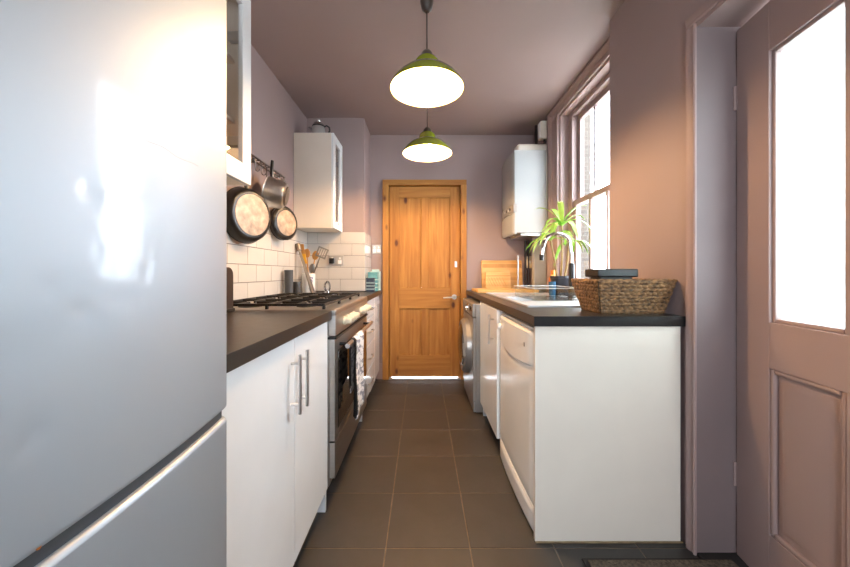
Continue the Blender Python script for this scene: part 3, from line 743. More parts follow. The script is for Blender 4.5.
# vertical blue lettering: four block letters on the camera side
for i, st in enumerate(([(0, 0, 0, 1), (0, 0, 1, 0), (1, 0, 1, 1)], [(0, 0, 1, 0), (0, .5, 1, .5), (0, 1, 1, 1)], [(0, 0, 0, 1), (0, 1, 1, .5), (1, .5, 1, 0)], [(0, 0, 1, 0), (1, 0, 1, 1), (0, 1, 1, 1)])):
    bm = nb()
    for (u0, v0, u1, v1) in st:
        def P_(u, v):
            a = math.radians(-60)+(.36*u); z = .908+.055+i*.022+.015*v
            return Vector((-.965+.0563*math.cos(a), 2.85+.0563*math.sin(a), z))
        tube(bm, [P_(u0+(u1-u0)*q/3, v0+(v1-v0)*q/3) for q in range(4)], .003, 5)
    obj('letter', bm, 'ink_blue', up)
def utensil(name, label, p0, p1, m_, kind, w_=.03):
    p0 = Vector(p0); p1 = Vector(p1); d = (p1-p0).normalized(); Lh = (p1-p0).length
    t = thing(name, label, 'utensil', p0, local=True, group='utensils in the white pot')
    yv = Vector((0, -1, 0)); yv = (yv-d*yv.dot(d)).normalized(); xv = yv.cross(d)
    t.rotation_euler = Matrix((xv, yv, d)).transposed().to_euler()
    hl = Lh-.08
    obj('handle', tube(nb(), [(0, 0, 0), (0, 0, hl*.5), (0, 0, hl+.01)], [.006, .006, .005], 8), m_, t)
    if kind == 'spoon':
        obj('bowl', lathe(nb(), [(0, -.04), (.6*w_, -.034), (w_, -.01), (w_*.95, .015), (.5*w_, .036), (0, .04)], 16, Matrix.Translation((0, 0, hl+.04)) @ Matrix.Diagonal((.75, .25, 1, 1))), m_, t)
    elif kind == 'turner':
        bm = nb()
        box(bm, -w_, -w_*.72, -.002, .002, hl, hl+.09, .001, 1); box(bm, w_*.72, w_, -.002, .002, hl, hl+.09, .001, 1)
        box(bm, -w_, w_, -.002, .002, hl, hl+.014, .001, 1); box(bm, -w_, w_, -.002, .002, hl+.078, hl+.09, .001, 1)
        for i in range(3): x = -w_*.42+i*w_*.42; box(bm, x-.003, x+.003, -.0015, .0015, hl+.01, hl+.08)
        obj('blade', bm, m_, t)
    elif kind == 'spatula':
        obj('blade', bx(-w_*.6, w_*.6, -.004, .004, hl, hl+.085, .0035, 2), m_, t)
    return t
b0 = (-.965, 2.85, .92)
utensil('wooden_spoon', 'long wooden spoon leaning left in the white utensil pot', (-.955, 2.86, .92), (-1.018, 2.84, 1.32), 'utensil_wood', 'spatula', .026)
utensil('wooden_spoon', 'round headed wooden spoon at the back of the utensil pot', (-.97, 2.87, .92), (-.99, 2.88, 1.29), 'utensil_wood', 'spoon', .036)
utensil('spatula', 'yellow spatula leaning over the rim of the utensil pot', (-.95, 2.84, .92), (-.992, 2.80, 1.235), 'yellow', 'spatula', .03)
utensil('wooden_spoon', 'short wooden spoon standing upright in the utensil pot', (-.965, 2.85, .92), (-.905, 2.87, 1.27), 'utensil_wood', 'spoon', .038)
utensil('slotted_turner', 'steel slotted turner leaning right out of the utensil pot', (-.985, 2.85, .92), (-.835, 2.84, 1.285), 'utensil_steel', 'turner', .046)
utensil('ladle', 'small steel ladle low in the utensil pot', (-.97, 2.83, .92), (-.915, 2.81, 1.16), 'utensil_steel', 'spoon', .034)
tg = thing('tongs', 'long steel tongs leaning against the utensil pot', 'tongs', (-.89, 2.76, .908))
A_ = Vector((-.885, 2.73, .914)); B_ = Vector((-1.03, 2.70, 1.325))
B_ = Vector((-1.028, 2.76, 1.32))
for s in (-.012, .012):
    bm = nb(); d = (B_-A_)
    pts = [A_+d*f+Vector((0, s*(1-f)*1.6, 0)) for f in (0, .25, .5, .8, 1)]
    tube(bm, pts, [.013, .012, .011, .010, .009], 8); obj('arm', bm, 'utensil_steel', tg)
d = (B_-A_)
obj('grip', tube(nb(), [A_+d*.86, A_+d*.93, A_+d*1.0], [.020, .024, .021], 10), 'spring_metal', tg)
obj('claw', tube(nb(), [A_+d*.0, A_+d*.05+Vector((-.02, 0, 0)), A_+d*.10+Vector((-.022, 0, 0)), A_+d*.14], .004, 6), 'steel', tg)
tin_ = thing('tea_infuser', 'small chrome loop stand on the worktop under the corner socket', 'infuser', (-.84, 2.97, .908))
obj('base', lathe(nb(), [(0, 0), (.026, 0), (.024, .008), (.008, .014), (0, .014)], 20, Matrix.Translation((-.84, 2.97, .908))), 'chrome', tin_)
obj('loop', tube(nb(), [(-.84+.022*math.sin(a), 2.97, .962-.042*math.cos(a)) for a in [i*PI/10 for i in range(20)]], .010, 8, closed=True), 'chrome', tin_)
# tins by the door
o = obj('storage_tin', bx(-.515, -.445, 3.02, 3.09, .908, 1.035, .006, 2), 'navy', loc=(-.48, 3.055, .908)); 
bt_ = thing('storage_tin', 'dark navy square tin at the end of the left worktop', 'tin', (-.475, 3.10, .908))
bpy.data.objects.remove(o)
obj('body', bx(-.512, -.440, 3.07, 3.135, .908, 1.02, .005, 2), 'navy', bt_); obj('lid', bx(-.514, -.438, 3.068, 3.137, 1.02, 1.035, .004, 2), 'navy', bt_)
for i in range(3): obj('band', bx(-.5125, -.4395, 3.0695, 3.1355, .93+i*.028, .936+i*.028), 'mint', bt_)
bt2 = thing('storage_box', 'teal patterned box behind the navy tin by the pine door', 'box', (-.465, 3.20, .908))
obj('body', bx(-.508, -.420, 3.15, 3.24, .908, 1.07, .005, 2), 'teal', bt2); obj('lid', bx(-.510, -.418, 3.148, 3.242, 1.07, 1.088, .004, 2), 'teal', bt2)
for i in range(3): obj('label_strip', bx(-.5085, -.4195, 3.1495, 3.2405, .94+i*.036, .95+i*.036), 'mint', bt2)
bt3 = thing('storage_box', 'pale mint packet at the very end of the left worktop', 'box', (-.46, 3.31, .908))
obj('body', bx(-.505, -.412, 3.27, 3.35, .908, 1.095, .004, 2), 'mint', bt3); obj('flap', bx(-.495, -.422, 3.305, 3.315, 1.095, 1.115, .002, 1), 'mint', bt3)
# sockets and switch
def plate(name, label, cx_, cz_, y, w_, h_, gang, m_='plate_metal'):
    s = thing(name, label, 'socket', (cx_, y, cz_))
    obj('plate', bx(cx_-w_/2, cx_+w_/2, y-.008, y, cz_-h_/2, cz_+h_/2, .003, 2), m_, s)
    for g_ in range(gang):
        gx = cx_+(g_-(gang-1)/2)*w_/gang
        obj('switch', bx(gx-.008, gx+.008, y-.012, y-.007, cz_+.008, cz_+.028, .002, 1), 'white_gloss', s)
        obj('insert', bx(gx-.016, gx+.016, y-.0095, y-.007, cz_-.032, cz_+.002, .001, 1), 'white_gloss', s)
    return s
so = plate('wall_socket', 'chrome double socket on the white tiles in the corner', -.778, 1.195, 3.04, .135, .09, 2)
obj('plug', bx(-.835, -.79, 3.005, 3.03, 1.165, 1.215, .006, 2), 'black_plastic', so)
plate('light_switch', 'chrome switch plate on the mauve wall beside the pine door', -.462, 1.322, YB, .088, .09, 2)

# ================================================================== RIGHT RUN
WX = .445
wt = thing('worktop', 'long dark laminate worktop with sink along the right wall', 'worktop', (.75, 2.3, .868))
bm = nb()
SX0, SX1, SY0, SY1 = .58, .93, 2.0, 2.38        # bowl cut-out
for a in ((WX, SX0, 1.33, 3.40), (SX0, 1.044, 1.33, 1.89), (SX0, XW-.002, 1.89, SY0), (SX1, XW-.002, SY0, SY1), (SX0, XW-.002, SY1, 3.40)):
    box(bm, a[0], a[1], a[2], a[3], .868, .908)
bmesh.ops.remove_doubles(bm, verts=bm.verts, dist=1e-5)
obj('top', bm, 'laminate', wt)
obj('end_strip', bx(WX-.0005, 1.045, 1.328, 1.3302, .868, .908), 'black_plastic', wt)
ep = obj('end_panel', bx(.453, 1.036, 1.342, 1.360, .004, .867, .001, 1), 'white_satin', loc=(.74, 1.35, 0))
tag(ep, 'large off white end panel closing the right run beside the side door', 'panel')
sl = obj('sealant_bead', bx(.453, 1.045, 1.336, 1.344, 0, .006, .002, 1), 'sealant', ep); 
sl.location = (0, 0, 0); sl.data.transform(Matrix.Translation((0, 0, 0)))
# ---- dishwasher
dws = thing('dishwasher', 'white dishwasher with curved control panel beside the end panel', 'dishwasher', (.75, 1.67, 0))
dy0, dy1, DXF = 1.368, 1.972, .455
obj('body', bx(DXF+.05, 1.02, dy0, dy1, .03, .835, .004, 2), 'white_satin', dws)
obj('top_cover', bx(DXF+.012, 1.02, dy0+.004, dy1-.004, .836, .85, .004, 2), 'white_enamel', dws)
# door panel: slightly bowed in plan
def bowed(y0, y1, zf0, zf1, x_front, bowx, x_back, curve_low=None, ny=20, nz=10, rnd=.008):
    bm = nb(); G = []
    for i in range(nz+1):
        row = []
        for j in range(ny+1):
            u = j/ny; y = y0+(y1-y0)*u; b = 1-(2*u-1)**2
            z0 = zf0 - (curve_low or 0)*b
            z = z0+(zf1-z0)*i/nz
            x = x_front-bowx*b
            e = min(zf1-z, z-z0, y-y0, y1-y)
            if e < rnd: x += rnd-math.sqrt(max(0, rnd*rnd-(rnd-e)**2))
            row.append(bm.verts.new((x, y, z)))
        G.append(row)
    Bk = [[bm.verts.new((x_back, v.co.y, v.co.z)) for v in r_] for r_ in (G[0], G[-1])]
    for i in range(nz):
        for j in range(ny): bm.faces.new((G[i][j], G[i][j+1], G[i+1][j+1], G[i+1][j]))
    for j in range(ny):
        bm.faces.new((G[0][j], G[0][j+1], Bk[0][j+1], Bk[0][j])); bm.faces.new((G[-1][j], G[-1][j+1], Bk[1][j+1], Bk[1][j]))
        bm.faces.new((Bk[0][j], Bk[0][j+1], Bk[1][j+1], Bk[1][j]))
    bm.faces.new([r_[0] for r_ in G]+[Bk[1][0], Bk[0][0]]); bm.faces.new([r_[-1] for r_ in G]+[Bk[1][-1], Bk[0][-1]])
    return bm
dd = obj('door', bowed(dy0, dy1, .115, .69, DXF, .006, DXF+.045, nz=16), 'white_enamel', dws)
obj('control_panel', bowed(dy0, dy1, .694, .838, DXF-.002, .012, DXF+.045, curve_low=.03, nz=14, rnd=.012), 'white_enamel', dws)
obj('power_light', bx(DXF-.010, DXF+.01, 1.46, 1.468, .758, .778, .002, 1), 'black_plastic', dws)
obj('knob', lathe(nb(), [(0, 0), (.018, 0), (.016, .018), (0, .02)], 20, Matrix.Translation((DXF-.006, 1.92, .775)) @ Matrix.Rotation(-PI/2, 4, 'Y')), 'white_enamel', dws)
obj('kick_plate', bowed(dy0+.002, dy1-.002, .012, .11, DXF-.001, .010, DXF+.06, nz=8), 'white_enamel', dws)
for y in (dy0+.05, dy1-.05): obj('foot', cyl(nb(), (.56, y, 0), .018, .032), 'black_plastic', dws)
# ---- sink cabinet
scb = thing('base_cabinet', 'white single door sink cabinet between dishwasher and washing machine', 'cabinet', (.75, 2.26, 0))
obj('carcass', bx(.478, 1.05, 1.984, 2.53, .10, .74), 'white_satin', scb)
obj('side_panel', bx(.462, 1.05, 2.530, 2.546, 0, .866), 'white_gloss', scb)
obj('side_panel', bx(.462, 1.05, 1.976, 1.984, 0, .866), 'white_gloss', scb)
q = obj('door', bx(.442, .460, 1.980, 2.545, .10, .862, .0015, 1), 'white_gloss', scb)
bar_handle('handle', q, .442, 2.06, .645, .825, -1)
# ---- washing machine
wm = thing('washing_machine', 'silver washing machine with round dark door beside the pine door', 'washing machine', (.68, 2.86, 0))
WF, wy0, wy1 = .39, 2.56, 3.15
obj('body', bx(WF+.02, .98, wy0, wy1, .012, .845, .008, 3), 'silver_body', wm)
obj('front_panel', bx(WF, WF+.022, wy0, wy1, .10, .735, .006, 2), 'silver_body', wm)
obj('kick_plate', bx(WF+.004, WF+.022, wy0+.004, wy1-.004, .014, .098, .004, 2), 'silver_body', wm)
cpn = obj('control_panel', bx(WF-.004, WF+.022, wy0, wy1, .74, .845, .008, 3), 'silver_body', wm)
MR = Matrix.Rotation(-PI/2, 4, 'Y')
dr_ = obj('door_ring', lathe(nb(), [(.15, 0), (.23, 0), (.228, .035), (.205, .058), (.18, .055), (.15, .035)], 40, Matrix.Translation((WF, 2.855, .47)) @ MR), 'silver_body', wm)
obj('door_glass', lathe(nb(), [(.182, .050), (.165, .062), (.13, .072), (.06, .080), (0, .082)], 40, Matrix.Translation((WF, 2.855, .47)) @ MR), 'dark_glass', dr_)
obj('door_catch', bx(WF-.066, WF-.045, 2.645, 2.668, .42, .52, .004, 2), 'grey_plastic', dr_)
obj('program_knob', lathe(nb(), [(0, 0), (.033, 0), (.031, .006), (.024, .008), (.022, .024), (0, .026)], 24, Matrix.Translation((WF-.004, 2.80, .795)) @ MR), 'chrome', wm)
obj('drawer', bx(WF-.007, WF+.01, 2.95, 3.13, .765, .83, .004, 2), 'silver_body', wm)
obj('display', bx(WF-.006, WF+.01, 2.60, 2.70, .78, .815, .002, 1), 'dark_glass', wm)
# ---- sink, tap, clear tray
sk = thing('sink', 'stainless steel sink with ridged drainer set in the right worktop', 'sink', (.78, 2.2, .908))
bm = nb(); S0, S1, T0_, T1_ = .53, 1.035, 1.68, 2.78
for a in ((S0, SX0+.012, T0_, T1_), (SX0+.012, S1, T0_, SY0+.012), (SX1-.012, S1, SY0+.012, SY1-.012), (SX0+.012, S1, SY1-.012, T1_)):
    box(bm, a[0], a[1], a[2], a[3], .9082, .9125)
bmesh.ops.remove_doubles(bm, verts=bm.verts, dist=1e-5)
obj('deck', bm, 'sink_steel', sk)
bm = nb(); e = .012
A = [bm.verts.new(v) for v in ((SX0+e, SY0+e, .911), (SX1-e, SY0+e, .911), (SX1-e, SY1-e, .911), (SX0+e, SY1-e, .911))]
B = [bm.verts.new(v) for v in ((SX0+.04, SY0+.04, .76), (SX1-.04, SY0+.04, .76), (SX1-.04, SY1-.04, .76), (SX0+.04, SY1-.04, .76))]
for i in range(4): bm.faces.new((A[i], A[(i+1) % 4], B[(i+1) % 4], B[i]))
bm.faces.new(B); obj('bowl', bm, 'sink_steel', sk)
bm = nb(); r_ = .006
for a in ((S0, S0+r_*1.6, T0_, T1_), (S1-r_*1.6, S1, T0_, T1_), (S0, S1, T0_, T0_+r_*1.6), (S0, S1, T1_-r_*1.6, T1_)): box(bm, *a, .909, .917, .0025, 2)
obj('raised_rim', bm, 'sink_steel', sk)
for i in range(9): obj('drainer_ridge', bx(.60+i*.036, .614+i*.036, 2.42, 2.74, .911, .9165, .0025, 2), 'sink_steel', sk)
obj('plug_hole', lathe(nb(), [(0, .001), (.02, .001), (.032, .003), (.034, 0), (0, 0)], 20, Matrix.Translation((.755, 2.19, .76))), 'chrome', sk)
tap = thing('tap', 'tall swan neck tap with black base over the sink', 'tap', (1.005, 2.25, .9125))
obj('base', lathe(nb(), [(0, 0), (.027, 0), (.027, .008), (.019, .014), (.018, .225), (.012, .235), (0, .235)], 24, Matrix.Translation((1.005, 2.25, .9125))), 'black_plastic', tap)
obj('lever', tube(nb(), [(1.005, 2.232, .99), (1.005, 2.20, 1.0), (1.005, 2.165, 1.03)], [.009, .008, .006], 8), 'black_plastic', tap)
arc = [(1.005, 2.25, 1.14), (1.004, 2.25, 1.20), (.995, 2.25, 1.255)]+[(.905+.09*math.cos(a), 2.25, 1.262+.082*math.sin(a)) for a in [PI*i/12 for i in range(1, 11)]]+[(.808, 2.25, 1.24), (.804, 2.25, 1.20)]
obj('spout', tube(nb(), arc, .0115, 14), 'chrome', tap)
obj('spray_tip', tube(nb(), [(.804, 2.25, 1.203), (.803, 2.25, 1.165)], [.015, .013], 14), 'black_plastic', tap)
ty = thing('clear_tray', 'clear acrylic tray standing on the sink drainer', 'tray', (.83, 2.2, .917))
tx0, tx1, ty0, ty1, tz0, tz1 = .665, .965, 1.985, 2.40, .918, .988
for a in ((tx0, tx1, ty0, ty0+.004, tz0, tz1), (tx0, tx1, ty1-.004, ty1, tz0, tz1), (tx0, tx0+.004, ty0+.004, ty1-.004, tz0, tz1), (tx1-.004, tx1, ty0+.004, ty1-.004, tz0, tz1)):
    if a[0] == tx0 and a[1] == tx1: obj('side', bx(*a), 'acrylic', ty)
    else: obj('side', bx(*a), 'acrylic', ty)
obj('bottom', bx(tx0, tx1, ty0, ty1, tz0-.003, tz0), 'acrylic', ty)
bm = nb()
for a in ((tx0-.006, tx1+.006, ty0-.006, ty0+.006), (tx0-.006, tx1+.006, ty1-.006, ty1+.006), (tx0-.006, tx0+.006, ty0+.006, ty1-.006), (tx1-.006, tx1+.006, ty0+.006, ty1-.006)): box(bm, *a, tz1-.002, tz1+.003, .001, 1)
mat('acrylic_rim', lin(214, 224, 228), .1, spec=.6, coat=.5); obj('rim', bm, 'acrylic_rim', ty)
# ---- plant
pl = thing('potted_plant', 'leafy green dracaena in a dark pot by the window', 'plant', (1.055, 2.52, .945))
px_, py_ = 1.045, 2.52
pl.location = (px_, py_, .908)
Mp = Matrix.Translation((px_, py_, .908))
obj('pot', lathe(nb(), [(0, 0), (.055, 0), (.06, .004), (.075, .13), (.079, .132), (.079, .15), (.074, .15), (.07, .13), (.055, .01), (0, .01)], 32, Mp), 'pot_dark', pl)
obj('soil', lathe(nb(), [(0, .132), (.05, .130), (.071, .126)], 20, Mp), 'soil', pl)
tops = []
for (dx, dy, tx_, tyy, h) in ((0, 0, .0, -.02, .54), (-.02, .02, -.05, .0, .43), (.015, -.02, .02, -.05, .40)):
    b = Vector((px_+dx, py_+dy, 1.03)); tpz = Vector((px_+dx+tx_, py_+dy+tyy, .908+h))
    obj('stem', tube(nb(), [b, b.lerp(tpz, .4)+Vector((.006, 0, 0)), b.lerp(tpz, .75), tpz], [.009, .008, .008, .007], 8), 'stem', pl); tops.append(tpz)
def leaf(base, az, L_, lift, droop, w_, m_):
    bm = nb(); n = 9; rows = []
    d = Vector((math.cos(az), math.sin(az), 0)); s = Vector((-math.sin(az), math.cos(az), 0))
    for i in range(n+1):
        f = i/n
        c = base+d*(L_*f*(1-.15*f))+Vector((0, 0, L_*(lift*f-droop*f*f)))
        ww = w_*(.35+1.3*f)*(1-f)**.6 if f < 1 else 0
        ww = w_*math.sin(PI*min(1, .12+.88*f))**.7*(1 if f < 1 else .02)
        rows.append([bm.verts.new(c+s*ww+Vector((0, 0, .25*ww))), bm.verts.new(c), bm.verts.new(c-s*ww+Vector((0, 0, .25*ww)))])
    for a, b in zip(rows[:-1], rows[1:]):
        for j in range(2): bm.faces.new((a[j], a[j+1], b[j+1], b[j]))
    bmesh.ops.recalc_face_normals(bm, faces=bm.faces)
    bmesh.ops.solidify(bm, geom=list(bm.faces), thickness=.0012)
    xm = max(v.co.x for v in bm.verts)
    if xm > 1.205:      # keep clear of the glass
        for v in bm.verts:
            if v.co.x > 1.10: v.co.x = 1.10+(v.co.x-1.10)*.105/(xm-1.10)
    ym_ = min(v.co.y for v in bm.verts)
    if ym_ < 2.285:
        for v in bm.verts:
            if v.co.y < base.y: v.co.y = base.y-(base.y-v.co.y)*(base.y-2.285)/(base.y-ym_)
    obj('leaf', bm, m_, pl, smooth=60)
rl = random.Random(3)
for ti, (tpz, cnt) in enumerate(zip(tops, (12, 9, 8))):
    for i in range(cnt):
        az = 2*PI*i/cnt+rl.uniform(-.3, .3)+ti
        up_ = rl.random()
        leaf(tpz+Vector((0, 0, -.02+.03*up_)), az, rl.uniform(.19, .29), .45+.95*up_, .75+.4*rl.random()-.25*up_, rl.uniform(.014, .021), 'leaf' if rl.random() < .6 else 'leaf_pale')
# small things by the plant
cb = obj('cup', lathe(nb(), [(0, 0), (.023, 0), (.026, .1), (.0235, .1), (.021, .006), (0, .006)], 24), 'blue_cup', loc=(0, 0, 0)); cb.location = (.955, 2.455, .9165)
tag(cb, 'small blue cup standing behind the tap base', 'cup')
cj = thing('copper_jar', 'small copper coloured jar on the worktop left of the plant pot', 'jar', (1.045, 2.72, .9165))
cj.location = (1.055, 2.70, .9125)
Mc = Matrix.Translation((1.055, 2.70, .9125))
obj('body', lathe(nb(), [(0, 0), (.03, 0), (.032, .01), (.032, .13), (.02, .15), (.016, .16), (0, .16)], 24, Mc), 'copper', cj); obj('cap', lathe(nb(), [(0, .16), (.018, .16), (.018, .19), (0, .192)], 20, Mc), 'copper', cj)
# ---- basket with black box
bk = thing('wicker_basket', 'woven seagrass basket with flared sides on the near end of the worktop', 'basket', (.9, 1.49, .908))
bb = (.755, 1.018, 1.415, 1.570); bt_ = (.722, 1.040, 1.372, 1.612); bz0, bz1 = .910, 1.048
def woven(c00, c10, c11, c01, out, inner=False):
    """grid between four corners with plaited relief"""
    c00, c10, c11, c01 = map(Vector, (c00, c10, c11, c01)); out = Vector(out)
    Lx = ((c10-c00).length+(c11-c01).length)/2; bm = nb(); rows_ = 9; nu = max(24, int(Lx/.0032)); nv = rows_*6; G = []
    for i in range(nv+1):
        v = i/nv; row = []
        for j in range(nu+1):
            u = j/nu; p_ = c00.lerp(c10, u).lerp(c01.lerp(c11, u), v)
            rw = v*rows_; k_ = int(min(rows_-1, rw)); fv = rw-k_
            s = u*Lx/.022 + (.5 if k_ % 2 else 0) + (fv-.5)*.5*(1 if k_ % 2 else -1)
            h = abs(math.sin(PI*s))**.7 * math.sin(PI*fv)**.6 if 0 < fv < 1 else 0
            if u < .001 or u > .999 or v < .001 or v > .999: h = .4
            row.append(bm.verts.new(p_+out*(.0055*h)))
        G.append(row)
    for i in range(nv):
        for j in range(nu): bm.faces.new((G[i][j], G[i][j+1], G[i+1][j+1], G[i+1][j]))
    bmesh.ops.recalc_face_normals(bm, faces=bm.faces)
    bmesh.ops.solidify(bm, geom=list(bm.faces), thickness=.004 if not inner else -.004)
    return bm
C = lambda r, i, j, z: (r[i], r[2+j], z)
obj('woven_side', woven((bb[0], bb[2], bz0), (bb[1], bb[2], bz0), (bt_[1], bt_[2], bz1), (bt_[0], bt_[2], bz1), (0, -1, 0)), 'wicker', bk, smooth=70)
obj('woven_side', woven((bb[0], bb[3], bz0), (bb[0], bb[2], bz0), (bt_[0], bt_[2], bz1), (bt_[0], bt_[3], bz1), (-1, 0, 0)), 'wicker', bk, smooth=70)
obj('woven_side', woven((bb[1], bb[3], bz0), (bb[0], bb[3], bz0), (bt_[0], bt_[3], bz1), (bt_[1], bt_[3], bz1), (0, 1, 0)), 'wicker', bk, smooth=70)
obj('woven_side', woven((bb[1], bb[2], bz0), (bb[1], bb[3], bz0), (bt_[1], bt_[3], bz1), (bt_[1], bt_[2], bz1), (.3, 0, 0)), 'wicker', bk, smooth=70)
obj('bottom', bx(bb[0], bb[1], bb[2], bb[3], .9085, .914), 'wicker', bk)
pts = []
cr_ = [(bt_[0], bt_[2]), (bt_[1], bt_[2]), (bt_[1], bt_[3]), (bt_[0], bt_[3])]
for i in range(4):
    a, b = cr_[i], cr_[(i+1) % 4]
    for q_ in range(24):
        f = q_/24; pts.append((a[0]+(b[0]-a[0])*f, a[1]+(b[1]-a[1])*f, bz1+.0012*math.sin(q_*2.1)))
obj('rim', tube(nb(), pts, .006, 8, closed=True), 'wicker', bk)
bo = thing('storage_box', 'black lidded plastic box sitting inside the wicker basket', 'box', (.83, 1.5, .915))
obj('body', bx(.775, .915, 1.455, 1.545, .9145, 1.078, .006, 2), 'black_plastic', bo)
obj('lid', bx(.757, .932, 1.44, 1.56, 1.062, 1.098, .006, 3), 'black_plastic', bo)
# ---- chopping boards
o = obj('chopping_board', bx(.475, 1.0, 2.86, 3.21, .9085, .934, .005, 2), 'board_x', loc=(.74, 3.05, .9085)); tag(o, 'thick wooden board lying flat on the far end of the right worktop', 'chopping board')
def leaning(name, label, x0, x1, h, t, yb, m_, lean, grooves=0):
    th = thing(name, label, 'chopping board', ((x0+x1)/2, yb, .935), (-lean, 0, 0), local=True)
    w2 = (x1-x0)/2
    b = obj('board', bx(-w2, w2, -t, 0, 0, h, .006, 2), m_, th)
    if grooves:
        obj('cross_band', bx(-w2+.004, w2-.004, -t-.002, -t+.001, h*.74, h*.79, .001, 1), 'utensil_wood', th)
        for i in range(grooves):
            u = -w2*.82+i*(1.5*w2/grooves)
            bm = nb(); box(bm, -.0025, .0025, -t-.0016, -t+.001, 0, h*.52, .0008, 1)
            bmesh.ops.transform(bm, matrix=Matrix.Translation((u+.02, 0, .04)) @ Matrix.Rotation(-.45, 4, 'Y'), verts=bm.verts)
            for v in bm.verts: v.co.x = min(w2-.012, max(-w2+.012, v.co.x))
            obj('groove', bm, 'utensil_wood', th)
    return th
lb_ = leaning('chopping_board', 'large pale wooden board leaning against the back wall under the boiler', .60, 1.01, .30, .02, 3.345, 'board_x', .14)
lb_.location = (.805, 3.365, .9085)
obj('dark_band', bx(-.195, .195, -.0215, -.018, .225, .262, .001, 1), 'utensil_wood', lb_)
lb2 = leaning('bread_board', 'smaller ribbed wooden board leaning in front of the large board', .625, .875, .185, .018, 3.29, 'board_x', .12, 7)
lb2.location = (.75, 3.30, .9085)
rh = thing('roll_holder', 'slim grey metal upright pole standing before the leaning boards', 'pole', (.905, 3.12, .9345))
rh.location = (.90, 3.14, .9345)
obj('base', lathe(nb(), [(0, 0), (.05, 0), (.05, .006), (.01, .010), (0, .010)], 24, Matrix.Translation((.90, 3.14, .9345))), 'steel', rh)
obj('pole', tube(nb(), [(.90, 3.14, .94), (.90, 3.14, 1.245)], .009, 10), 'steel', rh)
# ---- boiler
bl = thing('boiler', 'white wall hung boiler with grey control strip beside the window', 'boiler', (.95, 3.16, 1.42))
BX0, BX1, BY0, BY1, BZ0, BZ1 = .805, 1.148, 2.955, 3.375, 1.425, 2.165
obj('casing', bx(BX0+.03, BX1-.05, BY0, BY1, BZ0+.012, BZ1, .004, 2), 'boiler_white', bl)
obj('mounting_frame', bx(BX1-.052, BX1, BY0+.02, BY1-.02, BZ0+.02, BZ1-.01), 'white_satin', bl)
fp = obj('front_cover', bowed(BY0-.002, BY1+.002, 1.69, BZ1, BX0, .014, BX0+.03, nz=14, rnd=.012), 'boiler_white', bl)
obj('lower_cover', bowed(BY0-.002, BY1+.002, BZ0, 1.615, BX0, .014, BX0+.03, nz=12, rnd=.012), 'boiler_white', bl)
st_ = obj('control_strip', bowed(BY0-.001, BY1+.001, 1.617, 1.688, BX0+.001, .014, BX0+.03, nz=6, rnd=.004), 'grey_plastic', bl)
for i, y in enumerate((3.03, 3.08, 3.13, 3.2)): obj('button', cyl(nb(), (BX0-.016, y, 1.652), .012, .012, 'x', 14), 'white_gloss' if i % 2 else 'dark_grey', st_)
obj('connection_tray', bx(.88, 1.10, BY0+.04, BY1-.04, BZ0-.012, BZ0+.014, .003, 1), 'steel', bl)
obj('flue_collar', lathe(nb(), [(0, 0), (.062, 0), (.062, .02), (.055, .045), (0, .045)], 28, Matrix.Translation((.98, 3.10, BZ1))), 'white_satin', bl)
obj('flue', bx(.86, 1.149, 3.03, 3.16, BZ1+.002, BZ1+.09, .03, 4), 'white_satin', bl)
# pipe boxing, socket, pipes, trunk
o = obj('pipe_boxing', bx(1.035, 1.149, 3.09, 3.16, .909, 1.42, .003, 1), 'boiler_white', loc=(1.09, 3.12, .909)); tag(o, 'white boxed pipe cover rising from worktop to boiler', 'pipe cover')
for i, (x, y, lb) in enumerate(((1.045, 3.385, 'dark pipe running down the back wall under the boiler, left one'), (1.075, 3.385, 'dark pipe running down the back wall under the boiler, right one'))):
    o = obj('pipe', tube(nb(), [(x, y, .909), (x, y, 1.41)], .011, 10), 'brown_plastic', loc=(x, y, .909)); tag(o, lb, 'pipe', 'pipes under the boiler')
so = thing('wall_socket', 'cream fused spur on the back wall under the boiler', 'socket', (1.09, YB, 1.19))
obj('plate', bx(1.048, 1.134, YB-.042, YB, 1.13, 1.25, .003, 2), 'cream_plastic', so); obj('switch', bx(1.08, 1.10, YB-.047, YB-.04, 1.18, 1.205, .002, 1), 'white_gloss', so)
so.location = (1.09, YB, 1.19)
jb = thing('junction_box', 'small white box on the wall above the boiler near the ceiling', 'junction box', (1.10, 3.04, 2.40))
obj('box', bx(1.075, 1.149, 3.03, 3.10, 2.30, 2.46, .006, 2), 'white_satin', jb); obj('cover', bx(1.068, 1.076, 3.035, 3.095, 2.31, 2.45, .003, 1), 'white_gloss', jb)
o = obj('pipe', tube(nb(), [(1.12, 3.065, 2.258), (1.12, 3.065, 2.30)], .012, 10), 'brown_plastic', loc=(1.12, 3.065, 2.258)); tag(o, 'short dark pipe from the boiler top to the white box', 'pipe')
o = obj('pipe', tube(nb(), [(1.09, 3.2, 2.165), (1.09, 3.2, 2.488)], .014, 10), 'brown_plastic', loc=(1.09, 3.2, 2.165)); tag(o, 'dark vertical pipe from the boiler top to the ceiling', 'pipe')
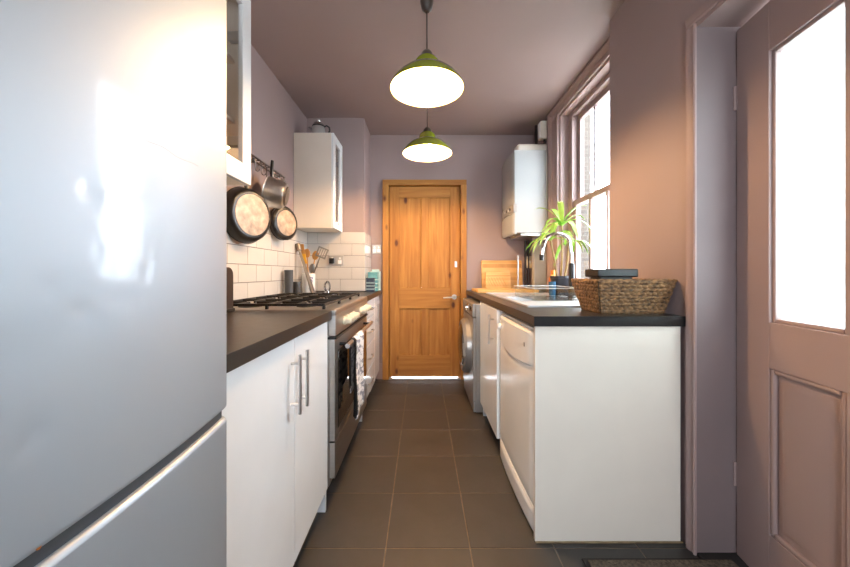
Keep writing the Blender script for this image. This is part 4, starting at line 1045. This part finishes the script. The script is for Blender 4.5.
# ---- door mat
dm = thing('door_mat', 'brown coir mat with dark border inside the side door', 'mat', (.98, .95, 0))
obj('border', bx(.60, 1.17, .70, 1.262, .0007, .008, .003, 1), 'mat_edge', dm); obj('pile', bx(.617, 1.155, .717, 1.250, .006, .013, .003, 1), 'mat_pile', dm)

# ================================================================== PENDANT LAMPS
def pendant(label, x, y, zr):
    t = thing('pendant_lamp', label, 'lamp', (x, y, zr), group='green enamel pendant lamps')
    M_ = Matrix.Translation((x, y, zr))
    outer = [(.1865, .0), (.186, .004), (.178, .022), (.155, .052), (.125, .078), (.095, .094), (.072, .104), (.066, .112), (.062, .135), (.050, .152), (.036, .160), (.030, .165)]
    inner = [(r-.0025 if r > .03 else r, z-.0025) for r, z in outer]
    obj('shade', lathe(nb(), outer, 56, M_), 'green_enamel', t, smooth=50)
    obj('inner_shade', lathe(nb(), [(.186, .001)]+inner[1:]+[(0, .158)], 56, M_), 'lamp_white', t, smooth=50)
    obj('rim', tube(nb(), [(x+.1865*math.cos(a), y+.1865*math.sin(a), zr+.001) for a in [i*2*PI/56 for i in range(56)]], .002, 6, closed=True), 'green_enamel', t)
    obj('cap', lathe(nb(), [(0, .160), (.031, .160), (.030, .178), (.020, .192), (.008, .2), (0, .2)], 24, M_), 'bakelite', t)
    obj('cord', tube(nb(), [(x, y, zr+.198), (x, y, 2.42)], .003, 8), 'cord', t)
    obj('ceiling_rose', lathe(nb(), [(0, 2.405-zr), (.012, 2.405-zr), (.026, 2.418-zr), (.033, 2.445-zr), (.036, CEIL-zr), (0, CEIL-zr)], 28, M_), 'bakelite', t)
    obj('bulb_holder', lathe(nb(), [(0, .155), (.02, .155), (.02, .10), (0, .10)], 16, M_), 'lamp_white', t)
    obj('bulb', lathe(nb(), [(0, .03), (.018, .034), (.03, .05), (.031, .064), (.022, .088), (.015, .10), (0, .10)], 24, M_), 'bulb', t)
pendant('larger looking green enamel pendant lamp hanging nearest the viewer', .025, 1.70, 2.012)
pendant('farther green enamel pendant lamp hanging before the pine door', .040, 2.54, 1.984)

for o in LOCALS:
    del o['_loc']
